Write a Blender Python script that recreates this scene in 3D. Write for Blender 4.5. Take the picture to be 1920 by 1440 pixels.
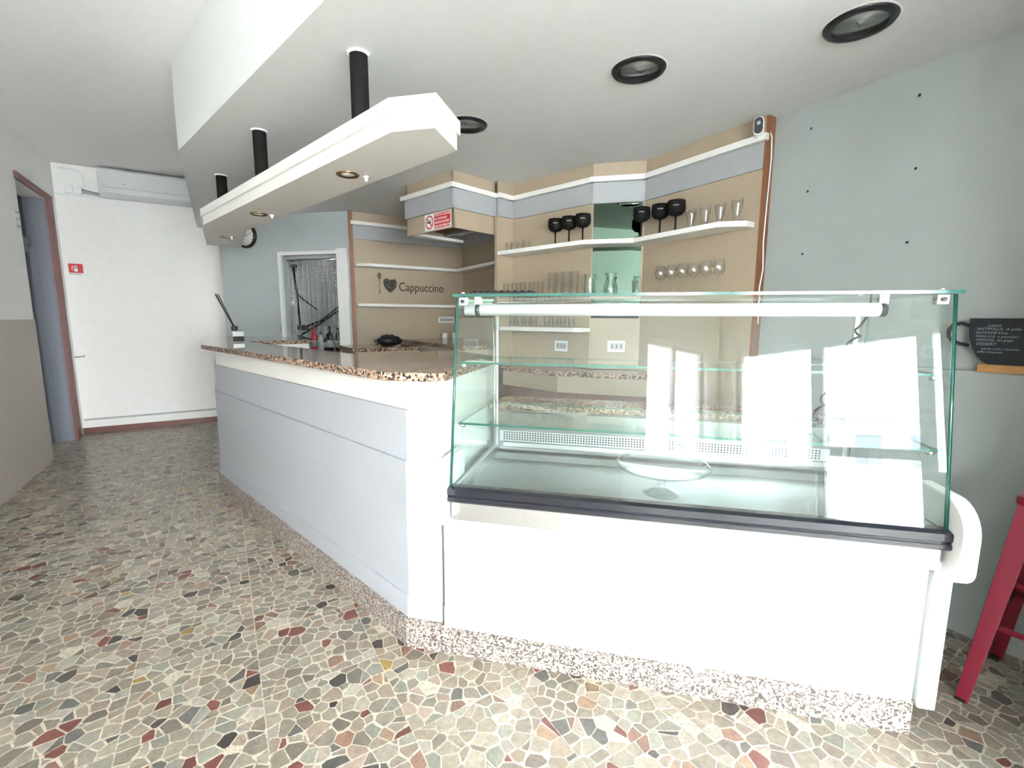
import bpy, bmesh, math, random
from mathutils import Vector, Matrix

random.seed(7)
scn = bpy.context.scene
COL = scn.collection
for o in list(bpy.data.objects):
    bpy.data.objects.remove(o, do_unlink=True)

# ------------------------------------------------------------------ camera
CAMZ = 1.32
F_PX = 873.8
PITCH, ROLL, YAW = math.radians(7.927), math.radians(.239), math.radians(31.871)
fw = Vector((math.sin(YAW)*math.cos(PITCH), math.cos(YAW)*math.cos(PITCH), -math.sin(PITCH)))
r0 = Vector((math.cos(YAW), -math.sin(YAW), 0)); u0 = r0.cross(fw)
CR = r0*math.cos(ROLL) + u0*math.sin(ROLL)
CU = -r0*math.sin(ROLL) + u0*math.cos(ROLL)
cam_data = bpy.data.cameras.new('camera')
cam = bpy.data.objects.new('camera', cam_data); COL.objects.link(cam)
cam_data.sensor_fit = 'HORIZONTAL'; cam_data.sensor_width = 36.0
cam_data.lens = F_PX/1920*36.0
cam_data.clip_start = .02; cam_data.clip_end = 200
M = Matrix((CR, CU, -fw)).transposed().to_4x4()
M.translation = (0, 0, CAMZ)
cam.matrix_world = M
scn.camera = cam

# ------------------------------------------------------------------ sky, exposure
world = bpy.data.worlds.new('world'); scn.world = world
world.use_nodes = True
wn = world.node_tree.nodes; wl = world.node_tree.links
bg = wn['Background']
tc = wn.new('ShaderNodeTexCoord'); sx = wn.new('ShaderNodeSeparateXYZ'); rmp = wn.new('ShaderNodeValToRGB')
wl.new(tc.outputs['Generated'], sx.inputs[0]); wl.new(sx.outputs['Z'], rmp.inputs[0])
rmp.color_ramp.elements[0].position = 0.0; rmp.color_ramp.elements[0].color = (.95, .98, 1.0, 1)
rmp.color_ramp.elements[1].position = 1.0; rmp.color_ramp.elements[1].color = (.88, .94, 1.0, 1)
wl.new(rmp.outputs[0], bg.inputs[0])
bg.inputs[1].default_value = 20.0
sun_d = bpy.data.lights.new('sun', 'SUN'); sun_d.energy = 30.0; sun_d.angle = math.radians(.6); sun_d.color = (1, .985, .96)
sun = bpy.data.objects.new('sun', sun_d); COL.objects.link(sun)
sun.rotation_euler = Vector((.35, .45, .82)).to_track_quat('Z', 'Y').to_euler()   # from behind the shop, on the street
scn.view_settings.view_transform = 'Standard'
scn.view_settings.look = 'None'
scn.view_settings.gamma = 1.0
scn.view_settings.use_curve_mapping = False
scn.view_settings.exposure = 1.80
scn.cycles.use_denoising = True
scn.cycles.max_bounces = 14
scn.cycles.diffuse_bounces = 6
scn.cycles.glossy_bounces = 6
scn.cycles.transparent_max_bounces = 40
scn.cycles.caustics_reflective = False
scn.cycles.caustics_refractive = False
scn.cycles.sample_clamp_indirect = 12.0

# ------------------------------------------------------------------ plan frames
ra = math.radians(14.6)
A = Vector((-math.sin(ra), math.cos(ra), 0)); nA = Vector((-math.cos(ra), -math.sin(ra), 0))
q = math.sqrt(.5)
tB = Vector((q, -q, 0)); nB = Vector((-q, -q, 0))
K = Vector((.554, 1.692, 0))
Z = Vector((0, 0, 1))
def PA(s, o, z=0): return K + A*s + nA*o + Z*z
def PB(s, d, z=0): return K + tB*s + nB*d + Z*z
def isect(p, u, r, v):
    den = u.x*v.y - u.y*v.x
    t = ((r.x-p.x)*v.y - (r.y-p.y)*v.x)/den
    return p + u*t

Z1 = 2.41      # lowered ceiling
Z2 = 2.95      # high ceiling
XL, XR, YB = -1.414, 2.64, 7.02
YF = -3.2      # shop front

# ------------------------------------------------------------------ materials
def new_mat(name):
    m = bpy.data.materials.new(name); m.use_nodes = True
    return m, m.node_tree.nodes, m.node_tree.links, m.node_tree.nodes['Principled BSDF']
def mat(name, col, rough=.5, metal=0., var=.04, scale=18., bump=0., bscale=220., spec=.5, coat=0.):
    m, n, l, b = new_mat(name)
    b.inputs['Roughness'].default_value = rough; b.inputs['Metallic'].default_value = metal
    b.inputs['Specular IOR Level'].default_value = spec; b.inputs['Coat Weight'].default_value = coat
    t = n.new('ShaderNodeTexCoord'); no = n.new('ShaderNodeTexNoise'); mx = n.new('ShaderNodeMix'); mx.data_type = 'RGBA'
    no.inputs['Scale'].default_value = scale; no.inputs['Detail'].default_value = 5
    l.new(t.outputs['Object'], no.inputs['Vector'])
    mx.inputs[6].default_value = tuple(max(0, c*(1-var)) for c in col) + (1,)
    mx.inputs[7].default_value = tuple(min(1, c*(1+var)) for c in col) + (1,)
    l.new(no.outputs['Fac'], mx.inputs[0]); l.new(mx.outputs[2], b.inputs['Base Color'])
    if bump:
        n2 = n.new('ShaderNodeTexNoise'); n2.inputs['Scale'].default_value = bscale; n2.inputs['Detail'].default_value = 3
        bp = n.new('ShaderNodeBump'); bp.inputs['Strength'].default_value = bump; bp.inputs['Distance'].default_value = .004
        l.new(t.outputs['Object'], n2.inputs['Vector']); l.new(n2.outputs['Fac'], bp.inputs['Height']); l.new(bp.outputs[0], b.inputs['Normal'])
    return m
def granite(name, sc=115., light=(.40, .265, .195), cream=(.55, .42, .32), dark=(.035, .026, .022), rough=.10):
    m, n, l, b = new_mat(name)
    t = n.new('ShaderNodeTexCoord'); v = n.new('ShaderNodeTexVoronoi'); v.inputs['Scale'].default_value = sc
    sp = n.new('ShaderNodeSeparateColor'); r = n.new('ShaderNodeValToRGB'); r.color_ramp.interpolation = 'CONSTANT'
    e = r.color_ramp.elements
    e[0].position = 0; e[0].color = dark + (1,)
    e[1].position = .24; e[1].color = tuple(c*.45 for c in light) + (1,)
    for p, c in ((.40, light), (.72, cream), (.9, tuple(min(1, x*.8) for x in light))):
        x = e.new(p); x.color = tuple(c) + (1,)
    l.new(t.outputs['Object'], v.inputs['Vector']); l.new(v.outputs['Color'], sp.inputs[0]); l.new(sp.outputs[0], r.inputs[0])
    l.new(r.outputs[0], b.inputs['Base Color']); b.inputs['Roughness'].default_value = rough
    b.inputs['Specular IOR Level'].default_value = .6
    return m
def glass(name, tint=(.93, .98, .96), ior=1.5, edge=None, rough=0., gain=1.0):
    """thin sheet glass: clear, with fresnel reflection of the room"""
    m, n, l, b = new_mat(name)
    n.remove(b); out = n['Material Output']
    tr = n.new('ShaderNodeBsdfTransparent'); tr.inputs[0].default_value = tint + (1,)
    gl = n.new('ShaderNodeBsdfGlossy'); gl.inputs['Roughness'].default_value = rough; gl.inputs[0].default_value = (1, 1, 1, 1)
    if edge:
        lw = n.new('ShaderNodeLayerWeight'); lw.inputs[0].default_value = .5; pw_ = n.new('ShaderNodeMath'); pw_.operation = 'POWER'; pw_.inputs[1].default_value = 3.0
        mc = n.new('ShaderNodeMix'); mc.data_type = 'RGBA'; mc.inputs[6].default_value = tint + (1,); mc.inputs[7].default_value = edge + (1,)
        l.new(lw.outputs['Facing'], pw_.inputs[0]); l.new(pw_.outputs[0], mc.inputs[0]); l.new(mc.outputs[2], tr.inputs[0])
    fr = n.new('ShaderNodeFresnel'); fr.inputs['IOR'].default_value = ior
    mu = n.new('ShaderNodeMath'); mu.operation = 'MULTIPLY'; mu.inputs[1].default_value = gain; mu.use_clamp = True
    geo = n.new('ShaderNodeNewGeometry')
    bk = n.new('ShaderNodeMath'); bk.operation = 'SUBTRACT'; bk.inputs[0].default_value = 1.0
    m2 = n.new('ShaderNodeMath'); m2.operation = 'MULTIPLY'
    mx = n.new('ShaderNodeMixShader')
    l.new(fr.outputs[0], mu.inputs[0]); l.new(geo.outputs['Backfacing'], bk.inputs[1])
    l.new(mu.outputs[0], m2.inputs[0]); l.new(bk.outputs[0], m2.inputs[1])
    l.new(m2.outputs[0], mx.inputs[0])
    l.new(tr.outputs[0], mx.inputs[1]); l.new(gl.outputs[0], mx.inputs[2]); l.new(mx.outputs[0], out.inputs[0])
    return m
def perforated(name):
    m, n, l, b = new_mat(name)
    b.inputs['Base Color'].default_value = (.55, .57, .58, 1); b.inputs['Metallic'].default_value = .8; b.inputs['Roughness'].default_value = .35
    return m
def vcol_mat(name, rough=.28):
    m, n, l, b = new_mat(name)
    at = n.new('ShaderNodeVertexColor'); at.layer_name = 'Col'
    t = n.new('ShaderNodeTexCoord'); no = n.new('ShaderNodeTexNoise'); no.inputs['Scale'].default_value = 45; no.inputs['Detail'].default_value = 6
    no.inputs['Distortion'].default_value = 1.2
    rp = n.new('ShaderNodeValToRGB'); rp.color_ramp.elements[0].position = .3; rp.color_ramp.elements[0].color = (.78, .78, .78, 1)
    rp.color_ramp.elements[1].position = .72; rp.color_ramp.elements[1].color = (1.22, 1.2, 1.17, 1)
    mx = n.new('ShaderNodeMix'); mx.data_type = 'RGBA'; mx.blend_type = 'MULTIPLY'; mx.inputs[0].default_value = 1
    l.new(t.outputs['Object'], no.inputs['Vector']); l.new(no.outputs['Fac'], rp.inputs[0])
    l.new(at.outputs['Color'], mx.inputs[6]); l.new(rp.outputs[0], mx.inputs[7]); l.new(mx.outputs[2], b.inputs['Base Color'])
    b.inputs['Roughness'].default_value = rough; b.inputs['Specular IOR Level'].default_value = .45
    return m
def grout_mat():
    m, n, l, b = new_mat('terrazzo_cement')
    t = n.new('ShaderNodeTexCoord'); v = n.new('ShaderNodeTexVoronoi'); v.inputs['Scale'].default_value = 160
    sp = n.new('ShaderNodeSeparateColor'); r = n.new('ShaderNodeValToRGB'); r.color_ramp.interpolation = 'CONSTANT'
    e = r.color_ramp.elements
    e[0].position = 0; e[0].color = (.52, .46, .365, 1); e[1].position = .86; e[1].color = (.30, .25, .20, 1)
    x = e.new(.62); x.color = (.46, .41, .33, 1)
    l.new(t.outputs['Object'], v.inputs['Vector']); l.new(v.outputs['Color'], sp.inputs[0]); l.new(sp.outputs[0], r.inputs[0]); l.new(r.outputs[0], b.inputs['Base Color'])
    b.inputs['Roughness'].default_value = .4
    return m
M_ = {}
M_['ceiling'] = mat('ceiling_paint', (.92, .915, .905), .9, bump=.15, bscale=160)
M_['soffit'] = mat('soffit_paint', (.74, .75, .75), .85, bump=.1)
M_['white_wall'] = mat('white_wall_paint', (.88, .87, .845), .85, bump=.12)
M_['left_wall'] = mat('left_wall_paint', (.88, .875, .86), .85, bump=.25)
M_['wainscot'] = mat('wainscot_tile', (.52, .465, .415), .6, var=.1, scale=60, bump=.2)
M_['blue_wall'] = mat('blue_grey_wall_paint', (.46, .51, .515), .8, bump=.12)
M_['grey_wall'] = mat('grey_green_wall_paint', (.35, .38, .365), .85, var=.06, scale=5, bump=.2)
M_['beige'] = mat('beige_laminate', (.42, .34, .245), .45, var=.02)
M_['grey_lam'] = mat('grey_laminate', (.39, .40, .41), .45, var=.02)
M_['white_lam'] = mat('white_laminate', (.83, .82, .79), .4, var=.015)
M_['front_lam'] = mat('pale_blue_laminate', (.43, .45, .49), .4, var=.015)
M_['brown'] = mat('brown_wood_edge', (.24, .095, .04), .5, var=.2, scale=40)
M_['wood'] = mat('orange_wood', (.46, .22, .07), .45, var=.25, scale=30)
M_['red_base'] = mat('red_brown_baseboard', (.16, .05, .04), .4, var=.2)
M_['red_frame'] = mat('red_brown_door_frame', (.22, .09, .08), .5, var=.15)
M_['door_blue'] = mat('blue_grey_door_metal', (.22, .235, .275), .45)
M_['dark_glass'] = mat('dark_glass', (.03, .03, .035), .1)
M_['black'] = mat('black_plastic', (.012, .012, .014), .35)
M_['matte_black'] = mat('matte_black', (.010, .009, .009), .7, spec=.15)
M_['black_pole'] = mat('black_painted_pole', (.008, .008, .009), .5)
M_['navy_rail'] = mat('black_rail', (.012, .013, .02), .22, coat=.4)
M_['steel'] = mat('brushed_steel', (.62, .63, .64), .3, metal=.9, var=.06, scale=80)
M_['tray_steel'] = mat('tray_steel', (.26, .28, .275), .30, metal=.85, var=.08, scale=60)
M_['tube_metal'] = mat('light_tube_metal', (.82, .85, .86), .3, var=.02)
M_['lamp_cover'] = mat('lamp_cover_white', (.90, .92, .92), .2, var=.01)
M_['white_plastic'] = mat('white_plastic', (.85, .85, .84), .35, var=.01)
M_['ac_plastic'] = mat('ac_plastic', (.66, .68, .69), .4, var=.01)
M_['grey_plastic'] = mat('grey_plastic', (.45, .45, .45), .5)
M_['granite'] = granite('granite_polished')
M_['granite_plinth'] = granite('granite_plinth', sc=170, light=(.36, .30, .265), cream=(.56, .51, .465), dark=(.08, .068, .062), rough=.4)
M_['grout'] = grout_mat()
M_['stone'] = vcol_mat('terrazzo_stone')
M_['glass'] = glass('clear_sheet_glass', (.955, .985, .975))
M_['glass_edge'] = mat('green_glass_edge', (.008, .085, .062), .12, var=.1, coat=.3)
M_['glass_shelf'] = glass('glass_shelf_sheet', (.93, .975, .955))
M_['pane'] = glass('window_pane', (.97, .98, .98))
M_['ware'] = glass('drinking_glass', (.96, .965, .965), ior=1.55, gain=1.6, edge=(.66, .66, .64))
M_['ware_side'] = glass('pressed_glass', (.955, .975, .97), ior=1.55, gain=1.3, edge=(.40, .46, .44))
M_['mirror'] = mat('green_mirror', (.085, .125, .10), .02, metal=1.0, var=0)
M_['reflector'] = mat('lamp_reflector', (.70, .71, .68), .35, metal=.0, var=.15, scale=25)
M_['brass'] = mat('brass', (.42, .27, .10), .25, metal=.9)
M_['chrome'] = mat('chrome', (.8, .8, .8), .12, metal=1)
M_['red_metal'] = mat('red_painted_metal', (.20, .012, .03), .32, var=.08, coat=.2)
M_['sign_red'] = mat('sign_red', (.58, .02, .025), .45, var=.02)
M_['sign_white'] = mat('sign_white', (.85, .84, .82), .45, var=.01)
M_['ink'] = mat('dark_brown_vinyl', (.022, .014, .012), .5)
M_['spoon'] = mat('spoon_vinyl', (.13, .095, .07), .5)
M_['chalk'] = mat('chalk', (.26, .27, .29), .9)
M_['blackboard'] = mat('blackboard', (.008, .009, .014), .7)
M_['tile'] = mat('kitchen_tile', (.60, .63, .64), .25, var=.03)
M_['kitchen'] = mat('kitchen_plaster', (.35, .36, .36), .8)
M_['clock_face'] = mat('clock_face', (.82, .82, .80), .4)
M_['clock_rim'] = mat('clock_rim', (.03, .018, .014), .35)
M_['bag'] = mat('black_bag_plastic', (.012, .013, .016), .28, bump=.8, bscale=40)
M_['pavement'] = mat('pavement', (.40, .41, .42), .9, var=.15, scale=6)
M_['house'] = mat('house_plaster', (.66, .62, .54), .9)
M_['roof'] = mat('roof_tile', (.35, .16, .10), .8, var=.2)
M_['bark'] = mat('bark', (.16, .12, .09), .9, var=.3)
M_['grey_frame'] = mat('window_frame_white', (.74, .76, .78), .4)
M_['perf'] = perforated('perforated_steel')
M_['hole'] = mat('hole_dark', (.012, .014, .016), .6)
M_['beige_shadow'] = mat('shaded_beige', (.22, .12, .08), .8, var=.25, scale=40)  # beige with shade put into the colour, for recess and hood inside

# ------------------------------------------------------------------ builders
ORG = {}
def org(o): return ORG.get(o.name, Vector((0, 0, 0))) if o else Vector((0, 0, 0))
def tag(o, label=None, cat=None, group=None, kind=None):
    if label: o['label'] = label
    if cat: o['category'] = cat
    if group: o['group'] = group
    if kind: o['kind'] = kind
    return o
def thing(name, loc, label, cat, group=None):
    o = bpy.data.objects.new(name, None); COL.objects.link(o)
    o.empty_display_size = .1
    o.location = loc; ORG[o.name] = Vector(loc)
    return tag(o, label, cat, group)
class MB:
    def __init__(s): s.v = []; s.f = []; s.sm = []
    def add(s, vs, fs, smooth=False):
        b = len(s.v); s.v += [Vector(v) for v in vs]
        s.f += [tuple(i+b for i in f) for f in fs]; s.sm += [smooth]*len(fs)
        return s
    def hexa(s, p):   # 8 points: bottom 4 ccw, top 4 ccw
        return s.add(p, [(3,2,1,0),(4,5,6,7),(0,1,5,4),(1,2,6,5),(2,3,7,6),(3,0,4,7)])
    def box(s, x0, x1, y0, y1, z0, z1):
        return s.hexa([(x0,y0,z0),(x1,y0,z0),(x1,y1,z0),(x0,y1,z0),(x0,y0,z1),(x1,y0,z1),(x1,y1,z1),(x0,y1,z1)])
    def fbox(s, o, u, v, w):   # box from corner o along vectors u,v,w (right handed)
        o, u, v, w = map(Vector, (o, u, v, w))
        if u.cross(v).dot(w) < 0: u, v = v, u
        return s.hexa([o, o+u, o+u+v, o+v, o+w, o+u+w, o+u+v+w, o+v+w])
    def prism(s, poly, z0, z1):
        poly = [Vector((p[0], p[1], 0)) for p in poly]
        ar = sum(poly[i].x*poly[(i+1) % len(poly)].y - poly[(i+1) % len(poly)].x*poly[i].y for i in range(len(poly)))
        if ar < 0: poly = poly[::-1]
        n = len(poly)
        vs = [(p.x, p.y, z0) for p in poly] + [(p.x, p.y, z1) for p in poly]
        fs = [tuple(range(n))[::-1], tuple(range(n, 2*n))] + [(i, (i+1) % n, n+(i+1) % n, n+i) for i in range(n)]
        return s.add(vs, fs)
    def extrude(s, poly2, o, u, v, w):
        """2D profile in frame (o,u,v) extruded by w"""
        o, u, v, w = map(Vector, (o, u, v, w))
        pts = [o + u*a + v*b for a, b in poly2]
        n = len(pts)
        ar = sum(poly2[i][0]*poly2[(i+1) % n][1] - poly2[(i+1) % n][0]*poly2[i][1] for i in range(n))
        if (u.cross(v).dot(w) < 0) != (ar < 0): pts = pts[::-1]
        vs = pts + [p+w for p in pts]
        fs = [tuple(range(n))[::-1], tuple(range(n, 2*n))] + [(i, (i+1) % n, n+(i+1) % n, n+i) for i in range(n)]
        return s.add(vs, fs)
    def tube(s, pts, r, n=8, caps=True):
        pts = [Vector(p) for p in pts]; rs = r if isinstance(r, (list, tuple)) else [r]*len(pts)
        vs = []; up = None
        for i, p in enumerate(pts):
            d = (pts[min(i+1, len(pts)-1)] - pts[max(i-1, 0)]).normalized()
            if up is None:
                up = d.orthogonal().normalized()
            else:
                up = (up - d*up.dot(d)); up = up.normalized() if up.length > 1e-6 else d.orthogonal().normalized()
            b = d.cross(up)
            vs += [p + (up*math.cos(2*math.pi*k/n) + b*math.sin(2*math.pi*k/n))*rs[i] for k in range(n)]
        fs = []
        for i in range(len(pts)-1):
            for k in range(n):
                fs.append((i*n+k, i*n+(k+1) % n, (i+1)*n+(k+1) % n, (i+1)*n+k))
        s.add(vs, fs, True)
        if caps:
            b = len(s.v) - len(vs)
            s.f += [tuple(b+k for k in range(n))[::-1], tuple(b+(len(pts)-1)*n+k for k in range(n))]; s.sm += [False, False]
        return s
    def lathe(s, prof, c=(0,0,0), n=20, ax=None, caps=True):
        """profile (r,z) bottom to top of the outside, going on down the inside if wished"""
        c = Vector(c); vs = []; fs = []
        if ax is None: ux, uy, uz = Vector((1,0,0)), Vector((0,1,0)), Vector((0,0,1))
        else:
            uz = Vector(ax).normalized(); ux = uz.orthogonal().normalized(); uy = uz.cross(ux)
        for r, z in prof:
            vs += [c + ux*(r*math.cos(2*math.pi*k/n)) + uy*(r*math.sin(2*math.pi*k/n)) + uz*z for k in range(n)]
        for i in range(len(prof)-1):
            for k in range(n): fs.append((i*n+k, i*n+(k+1) % n, (i+1)*n+(k+1) % n, (i+1)*n+k))
        if caps and prof[0][0] > 1e-6: fs.append(tuple(range(n))[::-1])
        if caps and prof[-1][0] > 1e-6: fs.append(tuple((len(prof)-1)*n+k for k in range(n)))
        return s.add(vs, fs, True)
    def ball(s, c, r, n=8, m=5, sc=(1,1,1)):
        prof = [(r*math.sin(math.pi*i/m), -r*math.cos(math.pi*i/m)) for i in range(m+1)]
        b = len(s.v); s.lathe([(max(p[0], 1e-7), p[1]) for p in prof], (0,0,0), n)
        for i in range(b, len(s.v)):
            v = s.v[i]; s.v[i] = Vector((v.x*sc[0], v.y*sc[1], v.z*sc[2])) + Vector(c)
        return s
    def disc(s, c, r, nrm, n=20):
        uz = Vector(nrm).normalized(); ux = uz.orthogonal().normalized(); uy = uz.cross(ux); c = Vector(c)
        return s.add([c+ux*r*math.cos(2*math.pi*k/n)+uy*r*math.sin(2*math.pi*k/n) for k in range(n)], [tuple(range(n))])
    def build(s, name, m, parent=None, loc=None, bev=0, label=None):
        o0 = org(parent) if parent else Vector(loc or (0,0,0))
        me = bpy.data.meshes.new(name)
        me.from_pydata([tuple(v-o0) for v in s.v], [], s.f)
        me.polygons.foreach_set('use_smooth', s.sm)
        me.materials.append(M_[m] if isinstance(m, str) else m)
        me.update()
        o = bpy.data.objects.new(name, me); COL.objects.link(o)
        if parent: o.parent = parent
        else: o.location = o0
        ORG[o.name] = o0
        if bev:
            md = o.modifiers.new('bevel', 'BEVEL'); md.width = bev; md.segments = 2; md.limit_method = 'ANGLE'; md.angle_limit = math.radians(40)
        if label: o['label'] = label
        return o
def struct(o): o['kind'] = 'structure'; return o
def frame_matrix(o, u, v):
    u = Vector(u).normalized(); v = Vector(v).normalized(); w = u.cross(v)
    m = Matrix((u, v, w)).transposed().to_4x4(); m.translation = o
    return m
def text_mesh(name, body, size, m, parent, o, u, v, align='LEFT', depth=.0008, sx=1.0, label=None):
    cu = bpy.data.curves.new(name, 'FONT'); cu.body = body; cu.size = size; cu.align_x = align; cu.extrude = depth/2; cu.resolution_u = 3
    t = bpy.data.objects.new('tmp', cu); COL.objects.link(t)
    bpy.context.view_layer.update()
    me = bpy.data.meshes.new_from_object(t.evaluated_get(bpy.context.evaluated_depsgraph_get()))
    bpy.data.objects.remove(t, do_unlink=True)
    mt = frame_matrix(Vector(o)-org(parent), u, v) @ Matrix.Diagonal((sx, 1, 1, 1))
    me.transform(mt); me.materials.clear(); me.materials.append(M_[m])
    ob = bpy.data.objects.new(name, me); COL.objects.link(ob); ob.parent = parent; ORG[ob.name] = org(parent)
    if label: ob['label'] = label
    return ob
def copy_tree(o, parent=None):
    c = o.copy(); COL.objects.link(c); c.parent = parent
    for ch in list(o.children): copy_tree(ch, c)
    return c
ORD = ['leftmost', 'second', 'third', 'fourth', 'fifth', 'sixth', 'seventh', 'eighth', 'ninth', 'tenth', 'eleventh', 'twelfth', 'thirteenth', 'fourteenth', 'fifteenth', 'sixteenth']
def ordl(i): return 'leftmost' if i == 0 else ORD[i] + ' from left'

# ================================================================== STRUCTURE
# ---- floor: cement bed with marble pieces set in 40 cm slabs
floor = struct(MB().box(XL-.3, XR+.2, YF-.2, 8.2, -.1, 0).build('floor', 'grout'))
PAL = [((.345,.300,.240), 20), ((.39,.345,.28), 18), ((.29,.255,.205), 14), ((.345,.285,.225), 10), ((.40,.32,.255), 7), ((.315,.312,.262), 9),
       ((.44,.405,.345), 8), ((.235,.200,.165), 9), ((.50,.45,.375), 4), ((.21,.08,.065), 2.8), ((.29,.175,.13), 3), ((.085,.075,.07), 2.6), ((.16,.155,.145), 3.5), ((.40,.27,.09), .6), ((.36,.25,.17), 3)]
PW = [w for c, w in PAL]
def clip(poly, nx, ny, c):
    out = []
    for i in range(len(poly)):
        p, r = poly[i], poly[(i+1) % len(poly)]
        a = nx*p[0]+ny*p[1]-c; b = nx*r[0]+ny*r[1]-c
        if a <= 0: out.append(p)
        if a*b < 0:
            t = a/(a-b); out.append((p[0]+(r[0]-p[0])*t, p[1]+(r[1]-p[1])*t))
    return out
def project(p):
    v = Vector(p) - Vector((0, 0, CAMZ)); d = v.dot(fw)
    if d < .1: return None
    return 960+F_PX*v.dot(CR)/d, 720-F_PX*v.dot(CU)/d, d
def terrazzo():
    rnd = random.Random(11)
    T = .40; N = 9; cells = []
    i0, i1 = int(math.floor((XL-.036)/T)), int(math.ceil((XR-.036)/T))
    j0, j1 = int(math.floor(-1.2/T)), int(math.ceil(7.05/T))
    for ti in range(i0, i1):
        for tj in range(j0, j1):
            x0, y0 = .036+ti*T, tj*T+.1
            n = N; st = T/n; pts = {}
            for a in range(n):
                for b in range(n):
                    pts[a, b] = (x0+(a+.5+rnd.uniform(-.46, .46))*st, y0+(b+.5+rnd.uniform(-.46, .46))*st)
            wts = {k_: rnd.uniform(0, .55)*st*st for k_ in pts}
            for (a, b), p in pts.items():
                # nothing stands visible behind the bar: skip stones under the units
                if (p[0]-K.x)*nA.x+(p[1]-K.y)*nA.y < -.02 and (p[0]-K.x)*nB.x+(p[1]-K.y)*nB.y < -.02 and p[0] > -.12 and p[0] < 2.2 - .0 and p[1] > .6:
                    if not (p[0] > 1.95 and p[1] < 1.2): continue
                if p[0] < XL or p[0] > XR-.01 or p[1] < YF or p[1] > YB: continue
                g = rnd.uniform(.0010, .0034)
                poly = [(x0+.0015, y0+.0015), (x0+T-.0015, y0+.0015), (x0+T-.0015, y0+T-.0015), (x0+.0015, y0+T-.0015)]
                for da in (-2, -1, 0, 1, 2):
                    for db in (-2, -1, 0, 1, 2):
                        if (da or db) and (a+da, b+db) in pts:
                            r = pts[a+da, b+db]; dx, dy = r[0]-p[0], r[1]-p[1]; L = math.hypot(dx, dy)
                            dx /= L; dy /= L
                            poly = clip(poly, dx, dy, dx*p[0]+dy*p[1]+L/2+(wts[a, b]-wts[a+da, b+db])/(2*L)-g)
                            if len(poly) < 3: break
                    if len(poly) < 3: break
                if len(poly) < 3: continue
                p = (sum(u[0] for u in poly)/len(poly), sum(u[1] for u in poly)/len(poly))
                for _ in range(rnd.choice((0, 1, 1, 2))):     # knock a corner off
                    if len(poly) < 3: break
                    an = rnd.uniform(0, 6.28); rr = max(math.cos(an)*(u[0]-p[0])+math.sin(an)*(u[1]-p[1]) for u in poly)
                    poly = clip(poly, math.cos(an), math.sin(an), math.cos(an)*p[0]+math.sin(an)*p[1]+rr*rnd.uniform(.7, .92))
                if len(poly) < 3 or rnd.random() < .015: continue               # bare cement
                ar = abs(sum(poly[k][0]*poly[(k+1) % len(poly)][1]-poly[(k+1) % len(poly)][0]*poly[k][1] for k in range(len(poly))))/2
                if ar < 8e-5: continue
                col = rnd.choices(PAL, PW)[0][0]; f_ = rnd.uniform(.8, 1.2)*.70
                pr = project((p[0], p[1], 0)); vis = 0
                if pr and -20 < pr[0] < 1940 and pr[1] < 1450: vis = ar*F_PX*F_PX/pr[2]**3
                cells.append((vis, poly, tuple(min(1, c*f_) for c in col)))
    return cells
cells = sorted(terrazzo(), key=lambda c: -c[0])
def stone_geo(poly, org_):
    cx = sum(p[0] for p in poly)/len(poly); cy = sum(p[1] for p in poly)/len(poly); n = len(poly)
    vs = [(p[0]-org_[0], p[1]-org_[1], .0) for p in poly] + [(cx+(p[0]-cx)*.97-org_[0], cy+(p[1]-cy)*.97-org_[1], .0009) for p in poly]
    fs = [tuple(range(n, 2*n))] + [(i, (i+1) % n, n+(i+1) % n, n+i) for i in range(n)]
    return vs, fs
def stone_mesh(name, items):
    V = []; Fs = []; C = []
    for (vis, poly, col) in items:
        vs, fs = stone_geo(poly, (0, 0)); b = len(V); V += vs; Fs += [tuple(i+b for i in f) for f in fs]
        C += [col + (1.,)]*sum(len(f) for f in fs)
    me = bpy.data.meshes.new(name); me.from_pydata(V, [], Fs)
    at = me.color_attributes.new('Col', 'FLOAT_COLOR', 'CORNER')
    at.data.foreach_set('color', [x for c in C for x in c])
    me.materials.append(M_['stone']); me.update()
    o = bpy.data.objects.new(name, me); COL.objects.link(o); o.parent = floor
    return o
for c in cells[:300]: stone_mesh('stone', [c])
tag(stone_mesh('stone_pieces', cells[300:]), kind='stuff')

# ---- ceilings
struct(MB().box(XL-.2, XR+.2, YF-.2, YB+.2, Z2, Z2+.1).build('ceiling', 'ceiling'))
C0 = Vector((-.155, 3.924, 0)); tt = (C0.y-YF)/A.y; CF = C0 - A*tt
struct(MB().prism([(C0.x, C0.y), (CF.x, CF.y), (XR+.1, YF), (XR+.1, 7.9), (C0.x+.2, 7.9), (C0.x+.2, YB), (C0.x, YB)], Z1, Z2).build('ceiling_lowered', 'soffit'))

# ---- walls
DY0, DY1, DZ = 5.83, 6.70, 2.50
WY0, WY1, WT, WS = -2.95, -1.85, 2.2, .80
wl_ = MB().box(XL-.2, XL, WY1, DY0, 0, Z2).box(XL-.2, XL, YF-.2, WY0, 0, Z2).box(XL-.2, XL, WY0, WY1, WT, Z2).box(XL-.2, XL, WY0, WY1, 0, WS).box(XL-.2, XL, DY1, YB, 0, Z2).box(XL-.2, XL, DY0, DY1, DZ, Z2)
struct(wl_.build('wall_left', 'left_wall'))
struct(MB().box(XL, XL+.008, -1.5, DY0, 0, 1.30).build('trim_1', 'wainscot'))
struct(MB().box(XL, .05, YB-.012, YB, 0, .065).build('baseboard_back', 'red_base'))
tr = struct(MB().box(XL, .05, YB-.022, YB, .066, .15).build('trim_2', 'white_lam'))
MB().box(XL+.02, .05, YB-.03, YB, .15, .168).build('conduit', 'grey_plastic', tr)
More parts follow.
